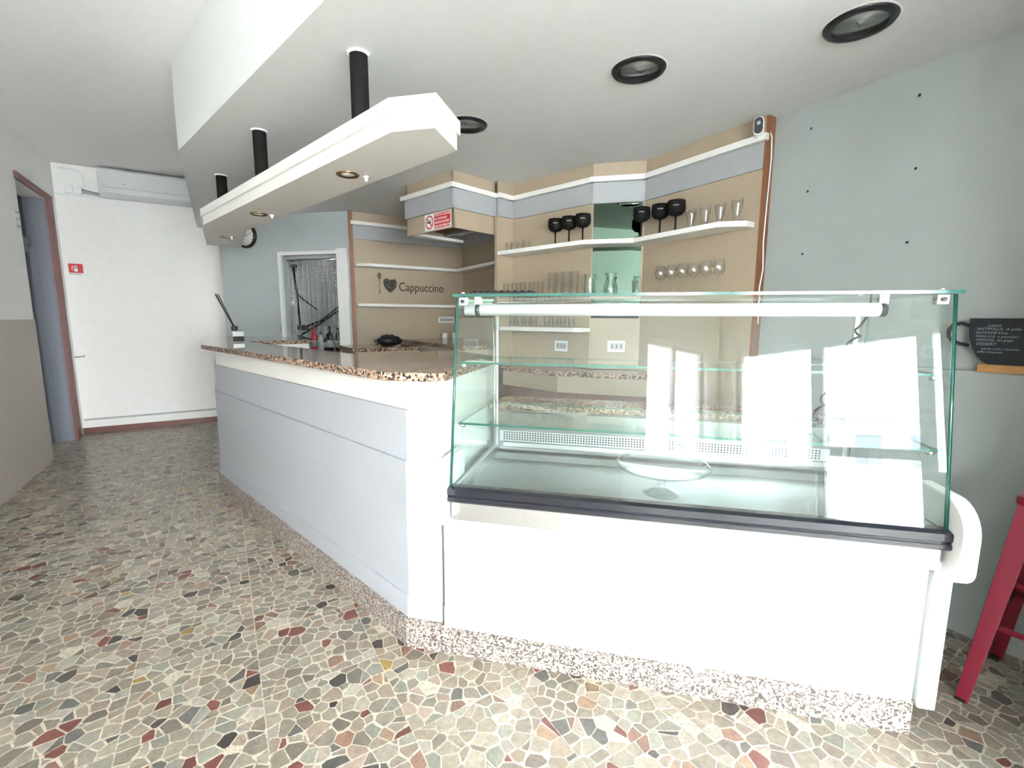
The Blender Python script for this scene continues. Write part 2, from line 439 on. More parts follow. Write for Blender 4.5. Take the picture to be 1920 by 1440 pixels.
# clock wall at 45 degrees, with the kitchen doorway
WA = Vector((1.185, 5.117, 0)); wd = Vector((-q, q, 0)); wn_ = Vector((q, q, 0))
def PW_(t, b, z=0): return WA + wd*t + wn_*b + Z*z       # b: depth behind the wall face
TEND = 1.60
cw = MB()
cw.fbox(PW_(.80, 0), wd*(TEND-.80), wn_*.12, Z*Z1)
cw.fbox(PW_(-.03, .0), wd*.15, wn_*.12, Z*Z1)
cw.fbox(PW_(.12, 0, 1.985), wd*.68, wn_*.12, Z*(Z1-1.985))
struct(cw.build('wall_clock', 'blue_wall'))
e = PW_(TEND, 0); KY_ = 7.35
struct(MB().prism([(e.x, e.y), (e.x+.12, e.y+.12), (e.x+.12, KY_), (e.x, KY_)], 0, Z1).build('wall_return', 'white_wall'))
struct(MB().box(XL-.2, e.x-.001, YB, YB+.15, 0, Z2).build('wall_back', 'white_wall'))
rail = MB().fbox(PW_(.87, -.012, 1.185), wd*(TEND-.88), wn_*.012, Z*.035)
struct(rail.build('trim_3', 'blue_wall'))
# door frame in the clock wall
d2 = thing('door_2', PW_(.45, 0), None, None); d2['kind'] = 'structure'
fr = MB().fbox(PW_(.815, -.018), wd*.036, wn_*.14, Z*2.022).fbox(PW_(.14, -.018, 1.985), wd*.675, wn_*.14, Z*.037)
fr.build('door_frame', 'white_lam', d2)
MB().fbox(PW_(.015, -.02), wd*.125, wn_*.14, Z*2.04).build('door_jamb', 'white_lam', d2)
MB().fbox(PW_(.14, .03, 1.95), wd*.675, wn_*.05, Z*.035).build('door_stop', 'grey_lam', d2)
# kitchen behind it
KY = 7.35
kb = struct(MB().box(.05, XR, KY, KY+.1, 0, Z1).build('wall_kitchen', 'kitchen'))
tme = None
for i in range(9):
    for j in range(11):
        s_ = .168
        o_ = Vector((.30+i*s_, KY-.008, .55+j*s_))
        if o_.z + s_ > Z1: continue
        if tme is None:
            t_ = MB().fbox((0,0,0), (s_-.005, 0, 0), (0, .008, 0), Z*(s_-.005)).build('tile', 'tile', kb, bev=.0015); tme = t_
        else:
            t_ = tme.copy(); COL.objects.link(t_); t_.parent = kb
        t_.location = o_
kl = thing('kitchen_fill_lamp', (1.5, 6.3, Z1), 'added unseen ceiling lamp brightening the kitchen behind the doorway', 'lamp')  # unseen lamp added to brighten the kitchen
MB().lathe([(.0001, -.09), (.07, -.08), (.11, -.05), (.12, 0)], (1.5, 6.3, Z1), 20).build('fill_lamp_shade', 'white_plastic', kl)
kp = bpy.data.lights.new('kitchen_fill_light', 'POINT'); kp.energy = 1.2; kp.shadow_soft_size = .1
ko = bpy.data.objects.new('kitchen_fill_light', kp); COL.objects.link(ko); ko.location = (1.5, 6.3, Z1-.22)
# right wall with the low wall in front of it
struct(MB().box(XR, XR+.15, YF, 7.9, 0, Z1).build('wall_right', 'grey_wall'))
struct(MB().box(2.585, XR, -1.2, 1.35, 0, 1.118).build('wall_low', 'grey_wall'))
struct(MB().box(1.21, XR, 5.12, 5.22, 0, Z1).build('wall_niche', 'beige'))
# shop front behind the camera: piers, glazed door and windows
sf = MB().box(XL-.2, -1.2, YF-.2, YF, 0, Z2).box(1.62, XR+.15, YF-.2, YF, 0, Z2).box(-1.2, 1.62, YF-.2, YF, WT, Z2).box(-1.2, -.26, YF-.2, YF, 0, WS).box(.68, 1.62, YF-.2, YF, 0, WS)
struct(sf.build('wall_front', 'white_wall'))
struct(MB().box(1.66, 1.74, YF, -.05, 0, Z1).build('wall_light_block', 'grey_wall'))  # unseen partition added to keep daylight off the stool corner
for i, (x0, x1) in enumerate(((-1.2, -.26), (-.26, .68), (.68, 1.62))):
    nm = 'door_3' if i == 1 else 'window_%d' % (1 if i == 0 else 2)
    zb_ = 0 if i == 1 else WS
    w = thing(nm, ((x0+x1)/2, YF-.1, zb_), None, None); w['kind'] = 'structure'
    f_ = MB()
    for a, b in ((x0, x0+.06), (x1-.06, x1)): f_.box(a, b, YF-.13, YF-.07, zb_, WT)
    bars = ((0, .30), (.95, 1.05), (WT-.06, WT)) if i == 1 else ((WS, WS+.06), (WT-.06, WT))
    for a, b in bars: f_.box(x0+.06, x1-.06, YF-.13, YF-.07, a, b)
    f_.build('window_frame', 'grey_frame', w)
    for k in range(len(bars)-1): MB().box(x0+.06, x1-.06, YF-.103, YF-.097, bars[k][1], bars[k+1][0]).build('pane', 'pane', w)
w = thing('window_3', (XL-.1, (WY0+WY1)/2, WS), None, None); w['kind'] = 'structure'
f_ = MB()
for a, b in ((WY0, WY0+.05), ((WY0+WY1)/2-.03, (WY0+WY1)/2+.03), (WY1-.05, WY1)): f_.box(XL-.13, XL-.07, a, b, WS, WT)
for a, b in ((WS, WS+.06), (WT-.05, WT)): f_.box(XL-.13, XL-.07, WY0+.05, WY1-.05, a, b)
f_.build('window_frame', 'grey_frame', w)
for a, b in ((WY0+.05, (WY0+WY1)/2-.03), ((WY0+WY1)/2+.03, WY1-.05)): MB().box(XL-.103, XL-.097, a, b, WS+.06, WT-.05).build('pane', 'pane', w)
def portal(loc, rot, sx_, sy_):
    pl = bpy.data.lights.new('window_portal', 'AREA'); pl.shape = 'RECTANGLE'; pl.size = sx_; pl.size_y = sy_; pl.cycles.is_portal = True
    po = bpy.data.objects.new('window_portal', pl); COL.objects.link(po); po.location = loc; po.rotation_euler = rot
portal((.21, YF-.22, WT/2), (math.radians(90), 0, 0), 2.82, WT)
portal((XL-.22, (WY0+WY1)/2, (WT+WS)/2), (math.radians(90), 0, math.radians(-90)), WY1-WY0, WT-WS)
# street outside
struct(MB().box(-30, 30, -40, YF-.2, -.25, -.05).box(-30, XL-.3, YF-.2, 12, -.25, -.05).build('street_pavement', 'pavement'))
# left wall doorway
d1 = thing('door_1', (XL, 6.27, 0), None, None); d1['kind'] = 'structure'
MB().box(XL, XL+.02, DY1, DY1+.13, 0, DZ+.06).box(XL, XL+.02, DY0-.02, DY1, DZ, DZ+.06).box(XL-.02, XL+.02, DY1-.025, DY1, 0, DZ).build('casing', 'red_frame', d1)
MB().box(XL-.19, XL-.02, DY1-.03, DY1, 0, DZ).build('door_lining', 'door_blue', d1)
MB().box(XL-.015, XL-.005, DY1-.036, DY1-.03, 0, DZ).box(XL-.12, XL-.115, DY1-.036, DY1-.03, 0, DZ).build('lining_ridge', 'door_blue', d1)
lf = MB().box(XL-.2, XL-.165, DY0, DY1-.05, .01, 2.02).build('door_leaf', 'door_blue', d1)
MB().box(XL-.164, XL-.160, DY1-.17, DY1-.11, .25, 1.95).build('gap_strip', 'dark_glass', lf)  # dark strip put in for the dark gap at the leaf edge
MB().box(XL-.2, XL-.15, DY0, DY1-.03, 2.02, 2.10).build('transom_bar', 'door_blue', d1)
MB().box(XL-.185, XL-.175, DY0, DY1-.03, 2.10, 2.5).build('transom_pane', 'dark_glass', d1)
MB().box(XL-.3, XL-.205, DY0, DY1, 0, DZ).build('dark_gap', 'hole', d1)

def offset_poly(poly, e):
    """outward offset of a plan polygon (any winding)"""
    P = [Vector((p[0], p[1], 0)) for p in poly]
    ar = sum(P[i].x*P[(i+1) % len(P)].y - P[(i+1) % len(P)].x*P[i].y for i in range(len(P)))
    if ar < 0: P = P[::-1]
    out = []
    for i in range(len(P)):
        a, b, c = P[i-1], P[i], P[(i+1) % len(P)]
        d1_ = (b-a).normalized(); d2_ = (c-b).normalized()
        n1 = Vector((d1_.y, -d1_.x, 0)); n2 = Vector((d2_.y, -d2_.x, 0))
        if abs(d1_.x*d2_.y-d1_.y*d2_.x) < 1e-4: out.append(b+n1*e)
        else: out.append(isect(b+n1*e, d1_, b+n2*e, d2_))
    return out

# ================================================================== BAR COUNTER
SE = .150; DE = -.836; BEND = 2.56
def cA(e): return isect(PA(0, e), A, PB(0, e), tB)
bend0 = PA(BEND, 0)
def cL(e): return isect(PA(0, e), A, Vector((bend0.x-e, 0, 0)), Vector((0, 1, 0)))
YL = 6.15
bar = thing('bar_counter', PA(1.2, -.2), 'long white bar counter with stepped pale panels and granite base', 'counter')
INNER = [(.70, 4.76), (.70, 5.56), (.06, 6.2)]
car = [cA(-.06), PB(SE-.03, -.06), PB(SE-.03, DE+.01), (1.22, 2.7), (.66, 2.74), (.215, 4.66)] + INNER + [(bend0.x+.06, 6.2), cL(-.06)]
MB().prism([(p[0], p[1]) for p in car], .02, 1.083).build('carcass', 'white_lam', bar)
LAY = [('top_band', 'white_lam', .972, 1.083, -.042), ('panel_board', 'front_lam', .772, .970, -.032), ('panel_board', 'front_lam', .212, .770, -.022), ('panel_board', 'front_lam', .122, .210, -.012)]
for nm, m, z0, z1, e in LAY:
    t = .018
    MB().prism([cA(e), cL(e), cL(e-t), cA(e-t)], z0, z1).build(nm, m, bar)
    MB().prism([cA(e), PB(SE, e), PB(SE, e-t), cA(e-t)], z0, z1).build('chamfer_board', 'white_lam', bar)
    MB().prism([cL(e), (cL(e).x, YL), (cL(e).x+t, YL), cL(e-t)], z0, z1).build(nm, m, bar)
MB().fbox(PB(SE-.02, -.06), tB*.02, nB*(DE+.06), Z*1.083).build('end_board', 'white_lam', bar)
t = .03
MB().prism([cA(0), cL(0), cL(-t), cA(-t)], 0, .12).build('plinth_board', 'granite_plinth', bar)
MB().prism([cA(0), PB(SE, 0), PB(SE, -t), cA(-t)], 0, .12).build('plinth_board', 'granite_plinth', bar)
MB().prism([cL(0), (cL(0).x, YL), (cL(0).x+t, YL), cL(-t)], 0, .12).build('plinth_board', 'granite_plinth', bar)
# worktop
oF = .020
g0 = isect(PA(0, oF), A, PB(0, -.028), tB)
gl_ = isect(PA(0, oF), A, Vector((bend0.x-.045, 0, 0)), Vector((0, 1, 0)))
gtop = [g0, PB(.145, -.028), PB(.158, -.045), PB(.158, DE-.02), (1.262, 2.76), (.64, 2.78), (.19, 4.68), (.722, 4.75), (.722, 5.575), (.08, 6.215), (gl_.x, 6.2), gl_]
MB().prism([(p[0], p[1]) for p in gtop], 1.084, 1.118).build('granite_worktop', 'granite', None, PA(1.2, -.2, 1.084), bev=.004)
wt = bpy.data.objects['granite_worktop']; tag(wt, 'polished speckled granite worktop on top of the long bar counter', 'worktop')

# ================================================================== OVERHEAD CANOPY
ZB = 1.95
p0 = PA(-.033, .022); p1 = p0 + tB*.157; p2 = p1 - nB*.243
f1 = PA(2.318, .022); f2 = f1 + Vector((0, 1.03, 0)); f3 = f2 + Vector((.262, .0, 0))
back = PA(0, -.245)
k1_ = isect(back, A, f3, Vector((0, 1, 0))); p3 = isect(back, A, p2, -nB)
cpoly = [p0, f1, f2, f3, k1_, p2 if (p2-K).dot(nA) > -.245 else p3, p1]
can = thing('bar_canopy', PA(1.2, -.11, ZB), 'white overhead canopy hung on three black poles above the bar', 'canopy')
MB().prism(cpoly, ZB, ZB+.055).build('soffit_panel', 'white_lam', can)
MB().prism(offset_poly(cpoly, .012), ZB+.056, ZB+.103).build('upper_fascia', 'white_lam', can)
for (x, y) in ((.565, 2.127), (.272, 3.259), (.085, 4.40)):
    MB().tube([(x, y, ZB+.10), (x, y, Z1)], .037, 20).build('pole', 'matte_black', can)
    MB().lathe([(.046, 0), (.046, .008), (.038, .009)], (x, y, Z1-.009), 20).build('pole_collar', 'white_plastic', can)
for (x, y, dx, dy) in ((.524, 2.224, .075, -.02), (.246, 3.333, .07, -.02), (.093, 4.40, .03, -.05)):
    sp_ = MB().lathe([(.030, -.001), (.046, -.006), (.050, -.002), (.050, .0)], (x, y, ZB), 24, caps=False).build('spotlight_ring', 'brass', can)
    MB().lathe([(.0001, -.004), (.012, -.006), (.028, -.002)], (x, y, ZB), 16).build('spotlight_bulb', 'reflector', sp_)
    MB().lathe([(.0001, -.024), (.007, -.022), (.008, -.008), (.014, -.007), (.014, -.004), (.006, 0)], (x+dx, y+dy, ZB), 12).build('push_button', 'white_plastic', can)

# ================================================================== BACK BAR
c1 = Vector((2.575, 2.395, 0)); c2 = Vector((2.32, 2.65, 0)); c3 = c2 + A*.785; c4 = c3 + nA*.165
def panel_run(name, p, r, n, label, z0=0., parts=None, lower='beige', thick=.018, ends=0.0):
    p, r, n = Vector(p), Vector(r), Vector(n).normalized()
    th = thing(name, (p+r)/2, label, 'wall panel', 'panelling behind the bar')
    L = r-p; u = L.normalized()
    MB().fbox(p, L, -n*thick, Z*(2.138-z0)+Z*0).build('lower_board', lower, th) if z0 == 0 else MB().fbox(p+Z*z0, L, -n*thick, Z*(2.138-z0)).build('lower_board', lower, th)
    MB().fbox(p+Z*2.14-u*ends, L+u*2*ends, -n*thick, Z*.138).fbox(p+Z*2.14-u*ends, L+u*2*ends, n*.006, Z*.138).build('grey_band', 'grey_lam', th)
    MB().fbox(p+Z*2.28-u*.02, L+u*.04, n*.032, Z*.034).build('cornice', 'white_lam', th)
    MB().fbox(p+Z*2.28, L, -n*thick, Z*(Z1-2.281)).build('top_board', 'beige', th)
    return th
pr_ = panel_run('wall_panel', (2.575, 1.556, 0), c1, (-1, 0, 0), 'beige wall panel at the right end, beside the brown edge board')
MB().box(2.572, 2.639, 1.541, 1.555, 0, Z1-.001).build('edge_board', 'brown', pr_)
pm = panel_run('wall_panel', c1, c2, nB, 'narrow angled wall panel holding the tall mirror', .956)
MB().fbox(c1+Z*1.33+tB*-.012, -tB*(c2-c1).length*.94, nB*.006, Z*.805).build('mirror', 'mirror', pm)
panel_run('wall_panel', c2, c3, nA, 'beige wall panel left of the mirror, behind the small tumblers', .956)
pc = panel_run('wall_panel', c3, c4, -A, 'narrow beige return panel between the shelves and the hood', .956)
MB().fbox(c4 - A*.004, A*.03, nA*.022, Z*2.137).build('edge_board', 'beige', pc)
pn = panel_run('wall_panel', (1.224, 5.10, 0), (2.48, 5.10, 0), (0, -1, 0), 'wide beige wall panel with the Cappuccino lettering')
MB().fbox((1.186, 5.106, 1.0), (.036, -.010, 0), (.0, -.016, 0), Z*(Z1-1.001)).build('edge_board', 'brown', pn)
panel_run('wall_panel', (2.48, 5.10, 0), (2.48, c4.y+.05, 0), (-1, 0, 0), 'beige side panel at the right of the Cappuccino niche')
# extractor hood
hc = Vector((1.53, 3.305, 0)); hl = hc + A*.60; hr = hc - nA*(.438)
hood = thing('extractor_hood', (hc+hl)/2 - nA*.2 + Z*2.0, 'boxed beige and grey extractor hood carrying the no smoking sign', 'hood')
for (p, r, n) in ((hc, hl, nA), (hr, hc, -A), (hl, hl-nA*.40, A)):
    p, r = Vector(p), Vector(r); L = r-p; u = L.normalized()
    MB().fbox(p+Z*2.0, L, -n*.018, Z*.138).build('lower_board', 'beige', hood)
    MB().fbox(p+Z*2.139-u*.006+n*.014, L+u*.012, -n*.03, Z*.14).build('grey_band', 'grey_lam', hood)
    MB().fbox(p+Z*2.28-u*.035+n*.038, L+u*.07, -n*.05, Z*.034).build('cornice', 'white_lam', hood)
    MB().fbox(p+Z*2.314, L, -n*.018, Z*(Z1-2.315)).build('top_board', 'beige', hood)
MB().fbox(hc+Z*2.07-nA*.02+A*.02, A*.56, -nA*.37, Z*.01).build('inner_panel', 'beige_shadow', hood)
MB().fbox(hc+Z*2.0-nA*.03+A*.50, A*.06, -nA*.50, Z*.022).build('lamp_strip', 'white_lam', hood)
MB().fbox(hc+Z*2.03-nA*.30+A*.04, A*.44, -nA*.03, Z*.02).build('inner_bar', 'steel', hood)
# no smoking sign on the hood
hn = nA; hu = -A
so = hc + A*.345 + nA*.003 + Z*2.008
sg = thing('no_smoking_sign', so, 'red and white no smoking sign on the hood', 'sign')
MB().fbox(so, hu*.33, hn*.003, Z*.122).build('plate', 'sign_white', sg)
MB().fbox(so+hu*.125+hn*.003+Z*.006, hu*.198, hn*.001, Z*.11).build('red_field', 'sign_red', sg)
ring = MB(); cc = so+hu*.063+hn*.0035+Z*.061
for k in range(32):
    a0, a1 = 2*math.pi*k/32, 2*math.pi*(k+1)/32
    pts = [cc+hu*(r_*math.cos(a_))+Z*(r_*math.sin(a_)) for a_, r_ in ((a0, .052), (a1, .052), (a1, .042), (a0, .042))]
    ring.add(pts, [(0,1,2,3)])
dgn = (hu+Z).normalized(); prp = (hu-Z).normalized()
ring.add([cc-prp*.045-dgn*.005, cc-prp*.045+dgn*.005, cc+prp*.045+dgn*.005, cc+prp*.045-dgn*.005], [(0,1,2,3)])
ring.build('prohibition_ring', 'sign_red', sg)
MB().fbox(cc-hu*.03-Z*.006-hn*.0003, hu*.05, hn*.0003, Z*.012).fbox(cc+hu*.012+Z*.008-hn*.0003, hu*.006, hn*.0003, Z*.018).build('cigarette', 'ink', sg)
for i, tx in enumerate(('VIETATO FUMARE', 'NO SMOKING', 'DEFENSE DE FUMER', 'RAUCHEN VERBOTEN')):
    text_mesh('sign_text', tx, .024, 'sign_white', sg, so+hu*.131+hn*.0045+Z*(.094-.027*i), hu, Z, sx=[1.0, 1.0, .84, .82][i])

# shelves
def shelf(name, poly, z, label, th=.03, grp='white shelves behind the bar'):
    o = MB().prism([(p[0], p[1]) for p in poly], z-th, z).build(name, 'white_lam', None, (sum(p[0] for p in poly)/len(poly), sum(p[1] for p in poly)/len(poly), z-th), bev=.002)
    return tag(o, label, 'shelf', grp)
def shelf_front(off):
    a = isect(c2+nA*off, A, c2+nB*off, tB); b = isect(c1+nB*off, tB, Vector((2.575-off, 0, 0)), Vector((0, 1, 0)))
    return a, b
def long_shelf(z, off, label, ycut, yend):
    a, b = shelf_front(off)
    e_ = c3 + nA*off - A*.0
    return shelf('wall_shelf', [c3-A*.002, e_-A*.002, a, b, (2.575-off, ycut), (2.50, yend), (2.573, yend), c1, c2], z, label)
long_shelf(1.862, .185, 'upper white shelf carrying the black goblets, kinked past the mirror', 1.68, 1.58)
long_shelf(1.478, .185, 'middle white shelf with the wine glasses and pitchers', 1.68, 1.58)
a_, b_ = shelf_front(.16)
e_ = c3 + nA*.16
shelf('wall_shelf', [c3-A*.002, e_-A*.002, c2+nA*.16+A*.03, c2+nA*.12-A*.01, c2+nA*.02-A*.02], 1.258, 'short lowest white shelf seen through the display glass')
for z_, lb in ((1.882, 'upper white shelf inside the Cappuccino niche'), (1.475, 'lower white shelf inside the Cappuccino niche')):
    shelf('wall_shelf', [(1.228, 5.098), (1.235, 5.03), (1.34, 4.94), (2.32, 4.94), (2.32, 3.62), (2.478, 3.62), (2.478, 5.098)], z_, lb, grp='niche shelves')

# lettering in the niche
wy = 5.0975
dec = thing('wall_lettering', (1.8, wy, 1.6), 'vinyl spoon, coffee bean heart and Cappuccino lettering on the niche panel', 'wall decal')
text_mesh('lettering', 'Cappuccino', .135, 'ink', dec, (1.695, wy-.001, 1.622), (1, 0, 0), (0, 0, 1), sx=.83)
spn = MB(); 
spn.add([Vector((1.487+.022*math.cos(a)*1, wy-.001, 1.775+.036*math.sin(a))) for a in [2*math.pi*k/18 for k in range(18)]], [tuple(range(18))])
spn.add([(1.481, wy-.001, 1.745), (1.492, wy-.001, 1.745), (1.488, wy-.001, 1.66), (1.496, wy-.001, 1.59), (1.478, wy-.001, 1.585), (1.482, wy-.001, 1.66)], [(0,5,4,3,2,1)])
spn.build('spoon_decal', 'spoon', dec)
hb = MB(); rr = random.Random(3)
def inheart(x, y):
    x *= 1.25; y = y*1.15+.12
    return (x*x+y*y-.55)**3 - x*x*y**3 < 0
for ix in range(-9, 10):
    for iy in range(-10, 11):
        x, y = ix*.1+rr.uniform(-.03, .03), iy*.1+rr.uniform(-.03, .03)
        if inheart(x, y):
            an = rr.uniform(0, 3.14); ca, sa = math.cos(an), math.sin(an)
            c_ = Vector((1.60+x*.105, wy-.0012, 1.672+y*.105)); pts = []
            for k in range(8):
                th_ = 2*math.pi*k/8; ex, ez = .0080*math.cos(th_), .0056*math.sin(th_)
                pts.append(c_+Vector((ex*ca-ez*sa, -rr.uniform(0, .0004), ex*sa+ez*ca)))
            hb.add(pts, [tuple(range(8))[::-1]])
ho_ = hb.build('bean_heart', 'ink', dec); ho_['kind'] = 'stuff'

# back counters
bc = thing('back_cabinet', (2.2, 2.8, 0), 'beige back cabinet with speckled top under the short shelf', 'cabinet')
q0 = Vector((1.872, 3.19, 0)); q1_ = Vector((2.005, 2.64, 0)); q2_ = Vector((2.43, 2.11, 0))
top = [q0, q1_, q2_, (2.574, 2.11), c1, c2, c3, c3+nA*.14]
MB().prism([(p[0], p[1]) for p in top], .918, .952).build('cabinet_top', 'granite', bc)
bd = offset_poly([(p[0], p[1]) for p in top], -.02)
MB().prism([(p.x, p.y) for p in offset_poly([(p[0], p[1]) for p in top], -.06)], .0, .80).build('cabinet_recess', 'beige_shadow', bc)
for a, b in ((q0, q1_), (q1_, q2_)):
    u = (b-a).normalized(); n = Vector((u.y, -u.x, 0)); n = n if n.x < 0 else -n
    MB().fbox(a+u*.01-n*.02+Z*.80, u*((b-a).length-.015), -n*.02, Z*.117).build('drawer_front', 'beige', bc)
nc = thing('niche_cabinet', (1.4, 4.8, 0), 'low back counter with dark granite edge under the black bag', 'cabinet')
MB().box(1.03, 1.68, 4.45, 5.075, 1.008, 1.045).build('cabinet_top', 'granite', nc)
MB().box(1.06, 1.68, 4.47, 5.075, 0, 1.007).build('cabinet_body', 'beige', nc)
cc_ = thing('coffee_cabinet', (2.05, 4.3, 0), 'beige coffee counter with granite edge at the right of the niche', 'cabinet')
MB().box(1.69, 2.455, 3.50, 5.075, 1.062, 1.095).build('cabinet_top', 'granite', cc_)
MB().box(1.71, 2.455, 3.52, 5.075, 0, 1.0615).build('cabinet_body', 'beige', cc_)
for i in range(2): MB().box(1.698, 1.709, 3.55+i*.77, 4.29+i*.77, .90, 1.055).build('drawer_front', 'beige', cc_)

# ================================================================== DISPLAY CASE
S0, S1 = .205, 1.765
case = thing('display_case', PB(.97, -.3), 'glass fronted refrigerated display counter with white panels and granite base', 'display case')
def BB(s0, s1, d0, d1, z0, z1): return MB().fbox(PB(s0, d1, z0), tB*(s1-s0), nB*(d0-d1), Z*(z1-z0))
MB().prism([PB(SE+.002, 0), PB(1.752, 0), PB(1.752, -.03), PB(SE+.002, -.03)], 0, .12).build('plinth', 'granite_plinth', case)
BB(.17, 1.742, .008, -.02, .121, .575).build('front_panel', 'white_lam', case, bev=.003)
BB(.165, 1.735, .002, -.02, .121, .20).build('lower_strip', 'white_lam', case)
BB(S0+.005, S1-.01, .028, -.03, .577, .648).build('steel_strip', 'steel', case, bev=.003)
BB(.21, 1.745, -.03, -.62, .10, .575).build('base_body', 'grey_plastic', case)
rp_ = [(.0, .648), (.036, .648), (.046, .655), (.046, .668), (.040, .673), (.046, .680), (.046, .702), (.028, .708), (.0, .708)]
MB().extrude(rp_, PB(S0-.006, 0), nB, Z, tB*(S1-S0+.012)).build('black_rail', 'navy_rail', case)
# right hand post and the side cheeks
BB(1.756, 1.806, .012, -.06, .105, .60).build('end_post', 'white_plastic', case, bev=.006)
BB(1.742, 1.756, -.02, -.05, .12, .60).build('end_gap_strip', 'glass_edge', case)
def rrect(x0, x1, z0, z1, r, rb, n=8):
    P = []
    for cx, cz, a0, rad in ((x1-r, z1-r, 0, r), (x0+.02, z1-.02, 90, .02), (x0+.02, z0+.02, 180, .02), (x1-rb, z0+rb, 270, rb)):
        for k in range(n+1):
            a = math.radians(a0+90*k/n); P.append((cx+rad*math.cos(a), cz+rad*math.sin(a)))
    return P
MB().extrude(rrect(-.16, .135, .575, .808, .10, .07), PB(.168, 0), nB, Z, tB*.034).build('side_cheek', 'white_plastic', case, bev=.008)
MB().extrude(rrect(-.16, .090, .560, .806, .10, .05), PB(1.768, 0), nB, Z, tB*.042).build('side_cheek', 'white_plastic', case, bev=.008)
# glass
gd0, gz0, gd1, gz1 = .026, .700, -.068, 1.398
gv = nB*(gd1-gd0) + Z*(gz1-gz0)
def sheet(o, u, v, w, name, edge_mask, m='glass'):
    """glass sheet with green edges: w is thickness"""
    g = MB().fbox(o, u, v, w)
    ob = g.build(name, m, case)
    ob.data.materials.append(M_['glass_edge'])
    areas = sorted(p.area for p in ob.data.polygons)
    for p in ob.data.polygons:
        if p.area <= areas[3]+1e-9: p.material_index = 1
    return ob
sheet(PB(S0, gd0, gz0), tB*(S1-S0), gv, nB*-.007 , 'front_glass', 0)
sheet(PB(S0-.01, gd1+.012, 1.400), tB*(S1-S0+.02), -nB*.52, Z*.010, 'top_glass', 0)
sideprof = [(gd0-.008, .70), (gd1-.008, 1.399), (-.56, 1.399), (-.60, .80), (-.60, .70)]
for s_ in (S0, S1-.007):
    g = MB().extrude(sideprof, PB(s_, 0), nB, Z, tB*.007); ob = g.build('side_glass', 'glass', case)
    ob.data.materials.append(M_['glass_edge'])
    for p in ob.data.polygons:
        if p.area < .05: p.material_index = 1
    MB().tube([PB(s_+.003, gd0-.004, .705), PB(s_+.003, gd1-.004, 1.398)], .0045, 6).build('edge_strip', 'glass_edge', case)
def gshelf(z, d0, d1, s0, s1):
    sh = sheet(PB(s0, d0, z), tB*(s1-s0), nB*(d1-d0), Z*.008, 'glass_shelf', 0, 'glass_shelf')
    for s_ in (s0+.008, s1-.008):
        for d_ in (d0-.02, d1+.04):
            MB().lathe([(.009, -.014), (.012, -.010), (.012, 0)], PB(s_, d_, z), 10).build('shelf_pin', 'chrome', sh)
gshelf(1.152, -.075, -.36, S0+.012, S1-.012)
gshelf(.925, -.045, -.50, S0+.012, S1-.012)
for s_ in (S0+.022, S1-.03):
    cl = BB(s_-.016, s_+.016, -.075, -.10, 1.368, 1.399).build('corner_clip', 'chrome', case, bev=.002)
    MB().tube([PB(s_, -.074, 1.384), PB(s_, -.070, 1.384)], .007, 12).build('clip_screw', 'black', cl)
    MB().tube([PB(s_, -.085, 1.41), PB(s_, -.085, 1.418)], .007, 10).build('clip_bolt', 'chrome', case)
# light tube under the top
lt = MB().tube([PB(.225, -.12, 1.354), PB(1.605, -.12, 1.354)], .0215, 24).build('light_tube', 'tube_metal', case)
MB().tube([PB(.40, -.106, 1.350), PB(1.49, -.106, 1.350)], .0125, 16).build('lamp_cover', 'lamp_cover', lt)
for s_ in (.275, 1.598):
    MB().tube([PB(s_-.008, -.12, 1.354), PB(s_+.008, -.12, 1.354)], .0228, 24).build('tube_band', 'black', lt)
    BB(s_-.012, s_+.012, -.11, -.13, 1.372, 1.40).build('tube_bracket', 'chrome', lt)
# coiled lamp lead
pts = []
for k in range(121):
    f_ = k/120; an = f_*2*math.pi*9
    c_ = PB(1.565-.02*f_, -.14-.42*f_, 1.335-.60*f_)
    am = .014*(1 if .06 < f_ < .96 else .2)
    pts.append(c_ + tB*am*math.cos(an) + Z*am*.6*math.sin(an) + nB*.006*math.sin(an))
MB().tube(pts, .0036, 6).build('coiled_lead', 'black', case)
# inner tray, back and grille
BB(S0+.02, S1-.03, .02, -.56, .640, .655).build('tray', 'tray_steel', case)
tf = MB().extrude([(-.52, .655), (-.56, .672), (-.60, .676), (-.60, .655)], PB(S0+.02, 0), nB, Z, tB*(S1-S0-.05)); tf.build('tray_step', 'steel', case)
BB(S0+.008, S0+.02, .02, -.60, .640, .70).build('tray_side', 'steel', case)
BB(S1-.03, S1-.012, .02, -.60, .640, .70).build('tray_side', 'steel', case)
BB(S0+.008, S0+.018, -.605, -.62, .66, 1.38).build('rear_post', 'steel', case)
BB(S1-.03, S1-.012, -.605, -.62, .66, 1.38).build('rear_post', 'steel', case)
bk = BB(S0+.02, S1-.03, -.600, -.615, .69, .868).build('back_panel', 'tray_steel', case)
MB().fbox(PB(S0+.05, -.597, .700), tB*(S1-S0-.11), nB*.012, Z*.020).build('back_lip', 'steel', bk)
BB(S0+.03, S1-.08, -.592, -.60, .724, .776).build('grille', 'perf', case)
hm = MB(); nh = 108
for i in range(nh):
    for j in range(4):
        s_ = S0+.05+i*((S1-S0-.16)/nh); z_ = .731+j*.0112
        o_ = PB(s_, -.5915, z_)
        hm.add([o_, o_+tB*.0075, o_+tB*.0075+Z*.0072, o_+Z*.0072], [(0, 1, 2, 3)])
tag(hm.build('grille_holes', 'hole', case), kind='stuff')
# service worktop behind the case
sw = thing('service_counter', PB(.95, -.8), 'granite topped service counter behind the glass display case', 'counter')
MB().fbox(PB(.20, -.635, .872), tB*1.56, -nB*.18, Z*.038).build('service_top', 'granite', sw, bev=.003)
MB().fbox(PB(.215, -.66, 0), tB*1.53, -nB*.15, Z*.871).build('service_body', 'grey_plastic', sw)

